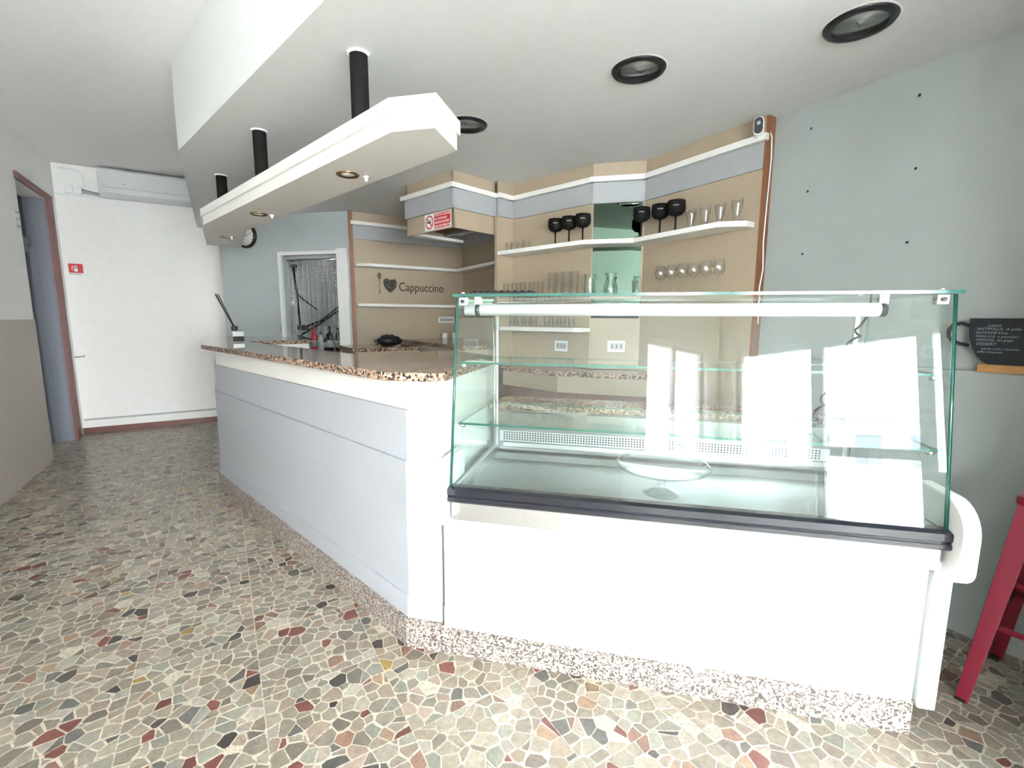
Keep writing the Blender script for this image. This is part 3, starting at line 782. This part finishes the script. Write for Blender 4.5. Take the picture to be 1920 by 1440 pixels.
# cake stand
cs = PB(.975, -.225, .6555)
st = thing('cake_stand', cs, 'clear pressed glass cake stand inside the display case', 'cake stand')
MB().lathe([(.0001, .0), (.066, .0), (.070, .004), (.066, .008), (.045, .016), (.024, .026), (.013, .036), (.017, .048), (.012, .060), (.016, .074), (.026, .086), (.05, .096), (.0001, .099)], cs, 28).build('stem_foot', 'ware_side', st)
pt = MB().lathe([(.0001, .098), (.155, .101), (.168, .107), (.170, .120), (.165, .120), (.155, .108), (.0001, .106)], cs, 40).build('plate', 'ware_side', st)
bm_ = MB()
for k in range(56):
    a = 2*math.pi*k/56; bm_.ball(cs+Vector((.169*math.cos(a), .169*math.sin(a), .118)), .0075, 6, 4)
bm_.build('beaded_rim', 'ware_side', st)

# black ribbed tray lying on the case
tp = PB(.33, -.30, 1.4105)
ty = thing('black_tray', tp, 'flat black ribbed tray lying on top of the glass case', 'tray')
MB().fbox(PB(.20, -.24, 1.4105), tB*.27, -nB*.13, Z*.018).build('tray_body', 'black', ty, bev=.006)
for i in range(9): MB().fbox(PB(.212+i*.028, -.245, 1.4285), tB*.014, -nB*.12, Z*.005).build('tray_rib', 'black', ty, bev=.003)

# ================================================================== GLASSWARE
def make_ware(name, parts, label, cat):
    r = thing(name, (0, 0, 0), label, cat)
    for nm, prof, m, n in parts: MB().lathe(prof, (0, 0, 0), n).build(nm, m, r)
    return r
def wall_prof(pr, t=.0015):
    """open vessel: outside up, inside back down"""
    return [(.0001, pr[0][1])] + pr + [(max(r-t, .0005), z) for r, z in pr[::-1] if z > pr[0][1]+.004] + [(.0001, pr[0][1]+.006)]
goblet = lambda sc: [(.0001, 0), (.036*sc, 0), (.036*sc, .003), (.008*sc, .008), (.0055*sc, .02), (.005*sc, .085*sc), (.009*sc, .092*sc), (.034*sc, .100*sc), (.050*sc, .116*sc), (.054*sc, .138*sc), (.0515*sc, .176*sc), (.049*sc, .180*sc), (.047*sc, .178*sc), (.050*sc, .14*sc), (.03*sc, .108*sc), (.0001, .104*sc)]
P_gob = make_ware('black_goblet', [('bowl_and_stem', goblet(1.05), 'matte_black', 24)], '', 'goblet')
P_tum = make_ware('small_tumbler', [('vessel', wall_prof([(.022, 0), (.026, .01), (.029, .072)]), 'ware', 16)], '', 'tumbler')
P_shot = make_ware('small_glass', [('vessel', wall_prof([(.018, 0), (.020, .008), (.027, .132)]), 'ware', 16)], '', 'glass')
P_tall = make_ware('tall_glass', [('vessel', wall_prof([(.022, 0), (.024, .012), (.030, .190)]), 'ware', 16)], '', 'glass')
P_beer = make_ware('beer_glass', [('vessel', wall_prof([(.026, 0), (.028, .006), (.016, .012), (.018, .03), (.030, .085), (.034, .12)]), 'ware', 18)], '', 'beer glass')
wineprof = [(r, z if z < .03 else z+.018) for r, z in [(.0001, 0), (.030, 0), (.030, .002), (.005, .006), (.0035, .02), (.0035, .065), (.008, .07), (.026, .085), (.035, .108), (.034, .13), (.027, .168), (.026, .168), (.032, .13), (.033, .108), (.024, .088), (.0001, .075)]]
P_wine = make_ware('wine_glass', [('bowl_and_stem', wineprof, 'ware', 20)], '', 'wine glass')
P_cup = make_ware('stacked_glass', [('lower_vessel', wall_prof([(.020, 0), (.022, .008), (.027, .045)]), 'ware', 16), ('upper_vessel', [(.0001, .03)] + [(.021, .031), (.028, .085), (.0265, .085), (.020, .034), (.0001, .033)], 'ware', 16)], '', 'glass')
used = set()
def put(proto, loc, label, group, rz=0):
    if proto.name in used: o = copy_tree(proto)
    else: o = proto; used.add(proto.name)
    o.location = loc; o.rotation_euler = (0, 0, rz); o['label'] = label; o['group'] = group
    return o
def AS(s, off, z): return c2 + A*s + nA*off + Z*z
zt_, zm_, zl_ = 1.8625, 1.4785, 1.2585
for i, s_ in enumerate((.735, .675, .61, .54)): put(P_tum, AS(s_, .10, zt_), 'clear tumbler on upper shelf by the hood, ' + ordl(i), 'tumblers on the upper shelf')
gobs = []
for i, s_ in enumerate((.255, .13, .01)): gobs.append(put(P_gob, AS(s_, .10+.0*i, zt_), 'black goblet on upper shelf left of the mirror, ' + ordl(i), 'black goblets on the upper shelf'))
for i, (x, y) in enumerate(((2.42, 2.275), (2.455, 2.15), (2.46, 2.03))): gobs.append(put(P_gob, (x, y, zt_), 'black goblet on upper shelf right of the mirror, ' + ordl(i), 'black goblets on the upper shelf'))
for i, y in enumerate((1.925, 1.825, 1.73, 1.625)): put(P_beer, (2.47, y, zt_), 'clear footed beer glass on upper right shelf, ' + ordl(i), 'beer glasses on the upper shelf')
for i, s_ in enumerate((.755, .66, .57, .475, .385)): put(P_shot, AS(s_, .11, zm_), 'small clear glass on middle shelf, ' + ordl(i), 'small glasses on the middle shelf')
for i, s_ in enumerate((.285, .212, .14, .07)): put(P_tall, AS(s_, .10, zm_), 'tall slim clear glass on middle shelf, ' + ordl(i), 'tall glasses on the middle shelf')
for i in range(6): put(P_wine, (2.445, 2.115-.0835*i, zm_), 'clear wine glass on middle shelf, ' + ordl(i), 'wine glasses on the middle shelf')
for i, s_ in enumerate((.70, .615, .535, .465)): put(P_cup, AS(s_, .09, zl_), 'stacked clear glasses on lowest shelf, ' + ordl(i) + ' of left row', 'stacked glasses on the lowest shelf')
for i, s_ in enumerate((.33, .25, .175, .10)): put(P_cup, AS(s_, .09, zl_), 'stacked clear glasses on lowest shelf, ' + ordl(i) + ' of right row', 'stacked glasses on the lowest shelf')
put(P_shot, (2.40, 2.275, zm_), 'single small clear glass on middle shelf right of the mirror', 'small glasses on the middle shelf')
# white brand print on the goblets: short pale line of lettering
for g in gobs:
    mk = MB(); rr_ = .0552
    dirc = math.atan2(-g.location.y, -g.location.x)
    for k in range(6):
        a0 = dirc-.30+k*.10; a1 = a0+.075
        for j in (0,):
            zz = .150; h_ = .0055+(.002 if k % 3 == 0 else 0)
            rv = .0562
            mk.add([(rv*math.cos(a0), rv*math.sin(a0), zz), (rv*math.cos(a1), rv*math.sin(a1), zz), (rv*.997*math.cos(a1), rv*.997*math.sin(a1), zz+h_), (rv*.997*math.cos(a0), rv*.997*math.sin(a0), zz+h_)], [(0, 1, 2, 3)])
    me_o = mk.build('printed_name', 'grey_plastic'); me_o.parent = g; me_o.location = (0, 0, 0)
# pitchers in front of the mirror
def pitcher(loc, label, prof, handle):
    r = thing(name_p, loc, label, 'pitcher', 'glass pitchers on the middle shelf')
    MB().lathe(wall_prof(prof), loc, 22).build('vessel', 'ware_side', r)
    if handle:
        L = Vector(loc); h = [L+nA*0+A*(x)+Z*z for x, z in handle]
        MB().tube(h, .005, 8).build('handle', 'ware_side', r)
    return r
name_p = 'glass_pitcher'
pitcher(AS(-.075, .12, zm_), 'clear glass pitcher with loop handle beside the tall glasses', [(.036, 0), (.038, .01), (.040, .09), (.034, .125), (.042, .155)], [(.036, .135), (.068, .14), (.075, .10), (.065, .05), (.038, .045)])
name_p = 'glass_carafe'
pitcher((2.31, 2.43, zm_), 'clear ribbed glass carafe standing in front of the mirror', [(.044, 0), (.047, .01), (.048, .065), (.032, .115), (.030, .125), (.042, .160)], None)

# ================================================================== CEILING DOWNLIGHTS
for (x, y, lb) in ((2.085, .93, 'large black rimmed round downlight nearest the right wall'), (1.64, 1.595, 'black rimmed round downlight in the middle of the lowered ceiling'), (1.262, 2.527, 'black rimmed round downlight behind the canopy end')):
    d = thing('ceiling_downlight', (x, y, Z1), lb, 'downlight', 'round downlights in the lowered ceiling')
    c_ = Vector((x, y, Z1))
    MB().lathe([(.086, -.004), (.090, -.012), (.112, -.010), (.117, -.002), (.117, 0)], c_, 40, caps=False).build('rim', 'black', d)
    MB().lathe([(.124, -.001), (.118, -.004), (.116, 0)], c_, 40, caps=False).build('rim_edge', 'white_plastic', d)
    MB().lathe([(.0001, -.0005), (.03, -.001), (.088, -.004)], c_, 36).build('reflector', 'reflector', d)
    MB().lathe([(.0001, -.006), (.086, -.0062), (.087, -.0055), (.0001, -.0053)], c_, 36).build('cover_glass', 'ware', d)
    MB().tube([c_+Vector((-.02, 0, -.003)), c_+Vector((.02, .01, -.003)), c_+Vector((.03, -.01, -.003))], .0022, 6).build('lamp_pin', 'black', d)

# ================================================================== BACK WALL: air conditioner and its box
ac = thing('air_conditioner', (-.6, YB, 2.64), 'white wall air conditioner high on the back wall', 'air conditioner')
pf = [(0, 0), (.10, .0), (.165, .035), (.19, .10), (.19, .27), (.165, .295), (0, .295)]
MB().extrude(pf, (-1.02, YB-.001, 2.632), (0, -1, 0), (0, 0, 1), (.86, 0, 0)).build('housing', 'ac_plastic', ac, bev=.006)
MB().extrude([(.113, .002), (.172, .036), (.190, .085), (.193, .085), (.176, .034), (.116, -.001)], (-.955, YB-.001, 2.634), (0, -1, 0), (0, 0, 1), (.73, 0, 0)).build('louvre', 'ac_plastic', ac)
MB().box(-.99, -.19, YB-.1945, YB-.190, 2.722, 2.726).build('panel_gap', 'grey_plastic', ac)
MB().box(-.985, -.945, YB-.1925, YB-.190, 2.742, 2.750).build('brand_mark', 'grey_plastic', ac)
MB().box(-.80, -.785, YB-.1925, YB-.190, 2.765, 2.775).build('status_light', 'chrome', ac)
jb = thing('junction_box', (-1.25, YB, 2.64), 'white cable junction box in the corner left of the air conditioner', 'junction box')
MB().box(-1.32, -1.18, YB-.05, YB, 2.645, 2.725).build('box', 'white_plastic', jb, bev=.004)
MB().box(-1.25, -1.246, YB-.052, YB-.05, 2.66, 2.71).build('box_seam', 'grey_plastic', jb)
MB().box(XL+.005, -1.02, YB-.022, YB, 2.628, 2.644).build('trunking', 'white_plastic', jb)
pts = [(-1.36, YB-.01, 2.95-.045), (-1.22, YB-.012, 2.90), (-1.165, YB-.012, 2.86), (-1.155, YB-.012, 2.73)]
MB().tube(pts, .005, 6).build('cable', 'white_plastic', jb)
for k in range(3): MB().tube([(-1.18, YB-.03, 2.70-.02*k), (-1.11, YB-.03-.01*k, 2.685-.015*k), (-1.02, YB-.03, 2.67-.012*k)], .004, 6).build('cable', 'grey_plastic' if k else 'ink', jb)
# extinguisher sign
es = thing('extinguisher_sign', (-1.31, YB, 1.78), 'small red fire extinguisher sign on the white back wall', 'sign')
MB().box(-1.372, -1.252, YB-.003, YB, 1.805, 1.905).build('plate', 'sign_red', es)
MB().box(-1.372, -1.252, YB-.003, YB, 1.778, 1.8045).build('text_strip', 'sign_white', es)
ic = MB().box(-1.325, -1.297, YB-.0042, YB-.003, 1.82, 1.87)
ic.lathe([(.014, 0), (.014, .0012)], (-1.311, YB-.003, 1.87), 14, ax=(0, -1, 0)).box(-1.342, -1.325, YB-.0042, YB-.003, 1.866, 1.874).box(-1.345, -1.339, YB-.0042, YB-.003, 1.835, 1.870)
ic.build('extinguisher_icon', 'sign_white', es)
text_mesh('sign_text', 'ESTINTORE', .019, 'ink', es, (-1.367, YB-.004, 1.785), (1, 0, 0), (0, 0, 1), sx=1.0)
# hook rod near the corner, and plate on the left wall
hk = thing('wall_hook', (XL, 6.95, .88), 'small white wall hook low beside the back corner', 'hook')
MB().box(XL, XL+.012, 6.92, 6.98, .86, .90).build('hook_plate', 'white_plastic', hk)
MB().tube([(XL+.01, 6.95, .88), (XL+.09, 6.95, .885), (XL+.10, 6.95, .90)], .008, 8).build('hook_arm', 'grey_plastic', hk)
pp = thing('wall_plate', (XL, 5.74, 2.08), 'small grey framed plate on the left wall beside the door', 'wall plate')
MB().box(XL, XL+.012, 5.68, 5.79, 2.08, 2.21).build('plate_frame', 'grey_plastic', pp)
MB().box(XL+.012, XL+.014, 5.70, 5.77, 2.10, 2.14).box(XL+.012, XL+.014, 5.70, 5.77, 2.155, 2.195).build('plate_insert', 'white_plastic', pp)

# ================================================================== CLOCK
ck_c = PW_(1.235, 0, 2.205)
ck = thing('wall_clock', ck_c, 'round wall clock with dark rim half hidden by the canopy', 'clock')
MB().lathe([(.105, 0), (.130, 0), (.132, .02), (.120, .035), (.108, .03), (.105, .012)], ck_c, 40, ax=-wn_).build('rim', 'clock_rim', ck)
MB().lathe([(.0001, .011), (.106, .011), (.106, .013), (.0001, .013)], ck_c, 36, ax=-wn_).build('face', 'clock_face', ck)
cu_ = -wd
for h in range(12):
    a = math.radians(90-30*(h+1)); p = ck_c - wn_*.0135 + cu_*(.083*math.cos(a)) + Z*(.083*math.sin(a)-.009)
    text_mesh('numeral', str(h+1), .026, 'ink', ck, p, cu_, Z, align='CENTER')
hd = MB()
for L, a in ((.05, 130), (.075, 20)):
    a = math.radians(a); dr = cu_*math.cos(a)+Z*math.sin(a); n2 = cu_*-math.sin(a)+Z*math.cos(a); o_ = ck_c-wn_*.0145
    hd.fbox(o_-n2*.002-dr*.01, dr*L, n2*.004, -wn_*.001)
hd.build('hands', 'ink', ck)

# ================================================================== KITCHEN DOORWAY: chain strands, hoses, bottles
rod = tag(MB().tube([PW_(.16, .06, 1.942), PW_(.80, .06, 1.942)], .006, 8).build('curtain_rod', 'chrome', None, PW_(.48, .06, 1.94)), 'thin metal rod across the top of the kitchen doorway', 'rod')
rs = random.Random(5)
tpos = sorted([.795, .782, .77, .752, .735, .70, .665, .60, .55, .50, .43, .37, .30, .275, .255, .235, .22, .205, .19], reverse=True)
for i, t_ in enumerate(tpos):
    m_ = MB(); zz = 1.935; zb_ = 1.05
    base = PW_(t_, .06+rs.uniform(-.012, .012))
    m_.tube([base+Z*zz, base+Z*zb_], .0012, 4)
    while zz > zb_:
        m_.ball(base+Z*zz, .0062 if rs.random() < .35 else .0042, 6, 4); zz -= rs.uniform(.016, .03)
    o_ = m_.build('chain_strand', 'chrome', None, base+Z*1.05)
    nm_ = ['leftmost', 'second', 'third', 'fourth', 'fifth', 'sixth', 'seventh', 'eighth', 'ninth', 'tenth', 'eleventh', 'twelfth', 'thirteenth', 'fourteenth', 'fifteenth', 'sixteenth', 'seventeenth', 'eighteenth', 'rightmost'][i]
    tag(o_, 'hanging metal bead chain in the kitchen doorway, ' + nm_ + ('' if nm_ in ('leftmost', 'rightmost') else ' from left'), 'bead chain', 'bead chains of the door curtain')
hz = thing('kitchen_hose', (.95, KY-.03, 1.1), 'black hoses and pipe fixed to the tiled kitchen wall', 'hose')
def KW(px, z, b): return Vector((.925+(px-541)*.00985, KY-b, z))
def KZ(py): return 1.32+(590-py)*.0077
for L_, r_ in (([(541, 497), (544, 545), (546, 610)], .014), ([(632, 526), (606, 562), (575, 594), (552, 606)], .012), ([(628, 532), (600, 575), (568, 604), (545, 622)], .012), ([(544, 545), (552, 556), (570, 574)], .010), ([(541, 622), (556, 628), (572, 634)], .010)):
    MB().tube([KW(px, KZ(py), .05) for px, py in L_], r_, 8).build('pipe', 'black', hz)
for px, py, w_, h_ in ((549, 607, .14, .07), (630, 527, .14, .10), (534, 486, .22, .035), (541, 496, .10, .04)):
    c_ = KW(px, KZ(py), .03)
    MB().box(c_.x-w_/2, c_.x+w_/2, KY-.08, KY-.009, c_.z-h_/2, c_.z+h_/2).build('bracket', 'black', hz, bev=.006)
kt = thing('kitchen_shelf_unit', PW_(.6, .4), 'dark kitchen unit behind the doorway holding the bottles', 'table')
MB().fbox(PW_(.22, .20, .93), wd*.70, wn_*.34, Z*.03).build('unit_top', 'granite', kt)
MB().fbox(PW_(.24, .22, 0), wd*.66, wn_*.30, Z*.93).build('unit_body', 'grey_plastic', kt)
def bottle(loc, h, r, cap, label, bodymat='black', capm='black'):
    b_ = thing('bottle', loc, label, 'bottle', 'bottles in the kitchen doorway')
    MB().lathe([(.0001, 0), (r, 0), (r*1.03, h*.04), (r, h*.55), (r*.85, h*.66), (r*.36, h*.78), (r*.34, h*.9), (.0001, h*.9)], loc, 16).build('body', bodymat, b_)
    MB().lathe([(r*.40, h*.9), (r*.42, h*.91), (r*.42, h), (.0001, h)], loc, 12).build('cap', capm, b_)
    MB().lathe([(r*1.045, h*.12), (r*1.045, h*.42)], loc, 16).build('paper_label', 'grey_lam', b_)
bottle(PW_(.70, .32, .9605), .26, .034, 1, 'dark bottle with red cap in the kitchen doorway', 'sign_red', 'sign_red')
bottle(PW_(.60, .30, .9605), .20, .036, 1, 'short clear bottle beside the red capped one', 'grey_plastic', 'black')
bottle(PW_(.545, .34, .9605), .20, .034, 1, 'short dark bottle in the middle of the kitchen doorway', 'black', 'chrome')
bottle(PW_(.46, .28, .9605), .27, .036, 1, 'tall dark bottle with pale label near the white jamb', 'black', 'black')
bottle(PW_(.385, .32, .9605), .26, .036, 1, 'tall dark bottle closest to the white jamb', 'black', 'black')

# ================================================================== ON THE BAR
rd = Vector((.073, 3.39, 1.1185))
df = thing('reed_diffuser', rd, 'reed diffuser bottle with black sticks on the granite bar', 'diffuser')
ru = Vector((math.cos(.5), math.sin(.5), 0)); rv = Vector((-math.sin(.5), math.cos(.5), 0))
def rbx(w, d0, d1, z0, z1): return MB().fbox(rd-ru*w+rv*d0+Z*z0, ru*2*w, rv*(d1-d0), Z*(z1-z0))
rbx(.036, -.036, .036, 0, .125).build('bottle', 'ware', df, bev=.006)
rbx(.030, -.030, .030, .006, .052).build('liquid', 'glass_shelf', df)
rbx(.034, -.0375, -.0365, .058, .088).build('label_band', 'ink', df)
rbx(.034, -.0375, -.0365, .089, .118).build('label_top', 'grey_lam', df)
rbx(.034, -.0375, -.0365, .018, .042).build('label_low', 'grey_lam', df)
MB().lathe([(.016, .124), (.018, .126), (.018, .15), (.012, .152), (.0001, .152)], rd, 16).build('cap', 'black', df)
for dx, dy in ((0, 0), (.010, .004), (-.006, .006)):
    MB().tube([rd+Vector((dx*.3, dy, .14)), rd+Vector((-.082+dx, dy, .345))], .0028, 6).build('reed', 'black', df)
# black bag on the niche counter
bgc = Vector((1.42, 4.62, 1.0455))
bag = MB(); rb = random.Random(9)
bag.ball(bgc+Z*.055, 1, 18, 10, (.125, .10, .055))
for i, v in enumerate(bag.v):
    f_ = 1+rb.uniform(-.10, .10)
    w_ = Vector(((v.x-bgc.x)*f_, (v.y-bgc.y)*f_, (v.z-bgc.z)*(1+rb.uniform(-.12, .12)))); w_.z = max(.0, w_.z)
    bag.v[i] = bgc + w_
bb = thing('black_bag', bgc, 'crumpled black plastic bag on the niche counter', 'bag')
bag.build('bag_body', 'bag', bb)
MB().tube([bgc+Vector((-.10, -.02, .07)), bgc+Vector((-.15, -.03, .06)), bgc+Vector((-.14, -.05, .02)), bgc+Vector((-.08, -.06, .06))], .006, 6).build('bag_handle', 'bag', bb)
# sockets
def socket(o, u, n, w, h, k, label):
    o, u, n = Vector(o), Vector(u), Vector(n)
    s_ = thing('wall_socket', o, label, 'socket', 'sockets behind the bar')
    MB().fbox(o-u*w/2-Z*h/2, u*w, n*.008, Z*h).build('plate', 'white_plastic', s_, bev=.002)
    for i in range(k):
        x = (-w/2+.02) + i*((w-.03)/k)
        MB().fbox(o+u*x-Z*h*.28+n*.008, u*((w-.03)/k-.004), n*.002, Z*h*.56).build('socket_insert', 'grey_lam', s_)
        MB().fbox(o+u*(x+((w-.03)/k)*.35)-Z*h*.1+n*.0101, u*.006, n*.0006, Z*h*.2).build('socket_hole', 'hole', s_)
socket(AS(.256, .0, 1.114), -A, nA, .125, .082, 3, 'white socket plate under the lowest shelf')
socket((2.46, 2.51, 1.125), tB, nB, .125, .082, 3, 'white socket plate under the mirror')
socket((2.255, 5.099, 1.308), (1, 0, 0), (0, -1, 0), .20, .07, 5, 'long multi socket strip in the niche')
for i, x in enumerate((2.19, 2.31)):
    bx_ = MB().box(x-.025, x+.025, 4.98, 5.03, 1.0955, 1.16)
    tag(bx_.build('small_box', 'white_plastic', None, (x, 5.0, 1.0955), bev=.004), ('left' if i == 0 else 'right') + ' of two small white boxes below the socket strip', 'box', 'small white boxes on the coffee counter')

# ================================================================== RIGHT WALL
sc_ = Vector((2.545, 1.605, 2.345))
cm = thing('security_camera', sc_, 'white security camera with black front on top of the panel', 'security camera')
MB().lathe([(.030, 0), (.032, .006), (.024, .012), (.010, .018), (.009, .03), (.0001, .03)], sc_+Vector((.02, -.02, -.030)), 18, ax=(-.6, -.6, .6)).build('base_mount', 'white_plastic', cm)
ax_ = Vector((-.85, -.45, -.12)).normalized()
hx = ax_.cross(Z).normalized(); hy = hx.cross(ax_)
def pill(w, h, n=10):
    P = []
    for k in range(2*n+2):
        a = math.pi*k/n if k <= n else math.pi*(k-1)/n
        P.append((w*math.cos(a), (h if k <= n else -h)+w*math.sin(a)))
    return P
hc_ = sc_+Vector((-.005, -.03, .005))
MB().extrude(pill(.026, .020), hc_-ax_*.02, hx, hy, ax_*.062).build('body', 'white_plastic', cm, bev=.006)
MB().extrude(pill(.021, .019), hc_+ax_*.0425, hx, hy, ax_*.002).build('front', 'black', cm)
MB().lathe([(.010, 0), (.010, .002), (.0001, .003)], hc_+ax_*.0445+hy*.012, 16, ax=ax_).build('lens', 'grey_plastic', cm)
pts = [sc_+Vector((.02, -.03, -.015)), sc_+Vector((.05, -.055, .0)), (2.60, 1.535, 2.30), (2.605, 1.532, 2.18), (2.60, 1.535, 1.95), (2.592, 1.534, 1.75), (2.605, 1.532, 1.6), (2.588, 1.534, 1.5), (2.60, 1.534, 1.3)]
MB().tube(pts, .0038, 6).build('camera_cable', 'white_plastic', cm)
def mark(y, z, lab):
    m_ = thing('wall_anchor', (XR, y, z), lab, 'wall anchor', 'leftover anchors on the right wall')
    MB().box(XR-.002, XR, y-.006, y+.010, z-.004, z+.010).build('plug_scar', 'grey_lam', m_)
    MB().box(XR-.008, XR-.003, y-.006, y+.002, z-.008, z+.002).build('anchor_hook', 'hole', m_)
for y, z, lab in ((1.354, 2.294, 'small leftover wall anchor beside the camera, top of left column'), (1.345, 1.985, 'small leftover wall anchor, middle of left column'), (1.344, 1.67, 'small leftover wall anchor, bottom of left column'),
                  (.915, 2.289, 'small leftover wall anchor near the ceiling, top of right column'), (.899, 1.984, 'small leftover wall anchor, middle of right column'), (.899, 1.671, 'small leftover wall anchor, bottom of right column')):
    mark(y, z, lab)
# wood ledge and cup-shaped blackboard on the low wall
tag(MB().box(2.572, 2.60, -.30, .598, 1.119, 1.150).build('wood_ledge', 'wood', None, (2.58, .15, 1.119), bev=.002), 'orange wooden ledge board on top of the low wall', 'ledge')
mbx = 2.588
mb = thing('menu_board', (mbx, .45, 1.15), 'cup shaped black chalkboard menu standing on the wooden ledge', 'chalkboard')
prof = [(.648, 1.331), (.648, 1.318), (.660, 1.312), (.650, 1.29)]
left = [(.640, 1.331), (.640, 1.30), (.636, 1.26), (.624, 1.215), (.606, 1.18), (.585, 1.158), (.570, 1.1505)]
right = [(.09-.03, 1.1505), (.045, 1.158), (.02, 1.18), (.005, 1.215), (-.01, 1.26), (-.012, 1.331)]
MB().extrude([(y, z) for y, z in left+right], (mbx, 0, 0), (0, 1, 0), (0, 0, 1), (-.008, 0, 0)).build('board', 'blackboard', mb)
hpts = []
for k in range(13):
    a = math.radians(75+k*17); hpts.append((mbx-.004, .652+.034*-math.cos(a)*-1*-1, 1.262+.046*math.sin(a)))
hp = [(.642, 1.308), (.664, 1.318), (.692, 1.312), (.708, 1.285), (.706, 1.255), (.690, 1.232), (.664, 1.222), (.634, 1.215)]
hi_ = [(.642, 1.296), (.664, 1.304), (.684, 1.298), (.694, 1.280), (.693, 1.258), (.680, 1.242), (.660, 1.234), (.634, 1.228)]
hm_ = MB()
for i in range(len(hp)-1):
    a, b, c_, d_ = hp[i], hp[i+1], hi_[i+1], hi_[i]
    hm_.hexa([(mbx-.008, a[0], a[1]), (mbx-.008, b[0], b[1]), (mbx-.008, c_[0], c_[1]), (mbx-.008, d_[0], d_[1]), (mbx, a[0], a[1]), (mbx, b[0], b[1]), (mbx, c_[0], c_[1]), (mbx, d_[0], d_[1])])
hm_.build('board_handle', 'blackboard', mb)
bu = Vector((0, -1, 0))
for tx, y, z, sz in (('CARNE', .585, 1.298, .012), ('- ANTIPOLLA  di pollo', .623, 1.285, .014), ('- PATATINE fritte', .624, 1.270, .013), ('- INSALATA  e pomodori', .622, 1.256, .012), ('- VERDURE  alla griglia', .620, 1.242, .012), ('DESSERT', .612, 1.225, .015), ('panna cotta / tiramisu', .595, 1.208, .012), ('caffe compreso', .606, 1.195, .012)):
    text_mesh('chalk_line', tx, sz, 'chalk', mb, (mbx-.0085, y, z), bu, Z)

# red stool
def stool(cx, cy):
    s_ = thing('bar_stool', (cx, cy, 0), 'dark red metal bar stool beside the low wall', 'stool')
    zs = .755; hs = .150; hf = .205
    P = []
    for k in range(4):
        for j in range(7):
            a = math.radians(90*k + 90*j/6); r = .045; sx_ = (hs-r)*(1 if k in (0, 3) else -1); sy_ = (hs-r)*(1 if k in (0, 1) else -1)
            P.append((cx+sx_+r*math.cos(a), cy+sy_+r*math.sin(a)))
    MB().prism(P, zs-.035, zs).build('seat', 'red_metal', s_, bev=.010)
    for ix in (-1, 1):
        for iy in (-1, 1):
            t0 = Vector((cx+ix*(hs-.012), cy+iy*(hs-.012), zs-.03)); b0 = Vector((cx+ix*hf, cy+iy*hf, 0))
            m_ = MB(); w0, w1, th = .058, .036, .003
            ex = Vector((-ix, 0, 0)); ey = Vector((0, -iy, 0))
            for e1 in (ex, ey):
                o1 = ey if e1 is ex else ex
                m_.hexa([b0, b0+e1*w1, b0+e1*w1+o1*th, b0+o1*th, t0, t0+e1*w0, t0+e1*w0+o1*th, t0+o1*th] if (e1.cross(o1).z > 0) else [b0, b0+o1*th, b0+e1*w1+o1*th, b0+e1*w1, t0, t0+o1*th, t0+e1*w0+o1*th, t0+e1*w0])
            m_.build('leg', 'red_metal', s_, bev=.002)
            MB().box(min(b0.x, b0.x-ix*.03), max(b0.x, b0.x-ix*.03), min(b0.y, b0.y-iy*.03), max(b0.y, b0.y-iy*.03), 0, .012).build('rubber_foot', 'black', s_)
    def corner(ix, iy, z):
        f_ = z/(zs-.03); h = hf+(hs-.012-hf)*f_-.012
        return Vector((cx+ix*h, cy+iy*h, z))
    for z, r_ in ((.30, .010), (.46, .0075)):
        for a, b in (((-1, -1), (-1, 1)), ((-1, 1), (1, 1)), ((1, 1), (1, -1)), ((1, -1), (-1, -1))):
            if z > .4 and a[0] == b[0] and False: continue
            MB().tube([corner(*a, z), corner(*b, z)], r_, 8).build('cross_bar', 'red_metal', s_)
stool(2.315, .225)

# ================================================================== STREET (seen only mirrored in the display glass)
hs_ = thing('street_house', (-8, -22, -.05), 'low white house across the street', 'house')
MB().box(-18, 1, -28, -22, -.05, 2.9).build('house_wall', 'white_wall', hs_)
MB().extrude([(0, 0), (7, 0), (3.5, 1.2)], (-18.3, -21.5, 2.9), (0, -1, 0), (0, 0, 1), (19.6, 0, 0)).build('roof', 'grey_lam', hs_)
for i in range(9):
    wv = MB().box(-17.3+i*2.0, -16.3+i*2.0, -22, -21.95, .9, 2.2).build('house_window', 'door_blue', hs_)
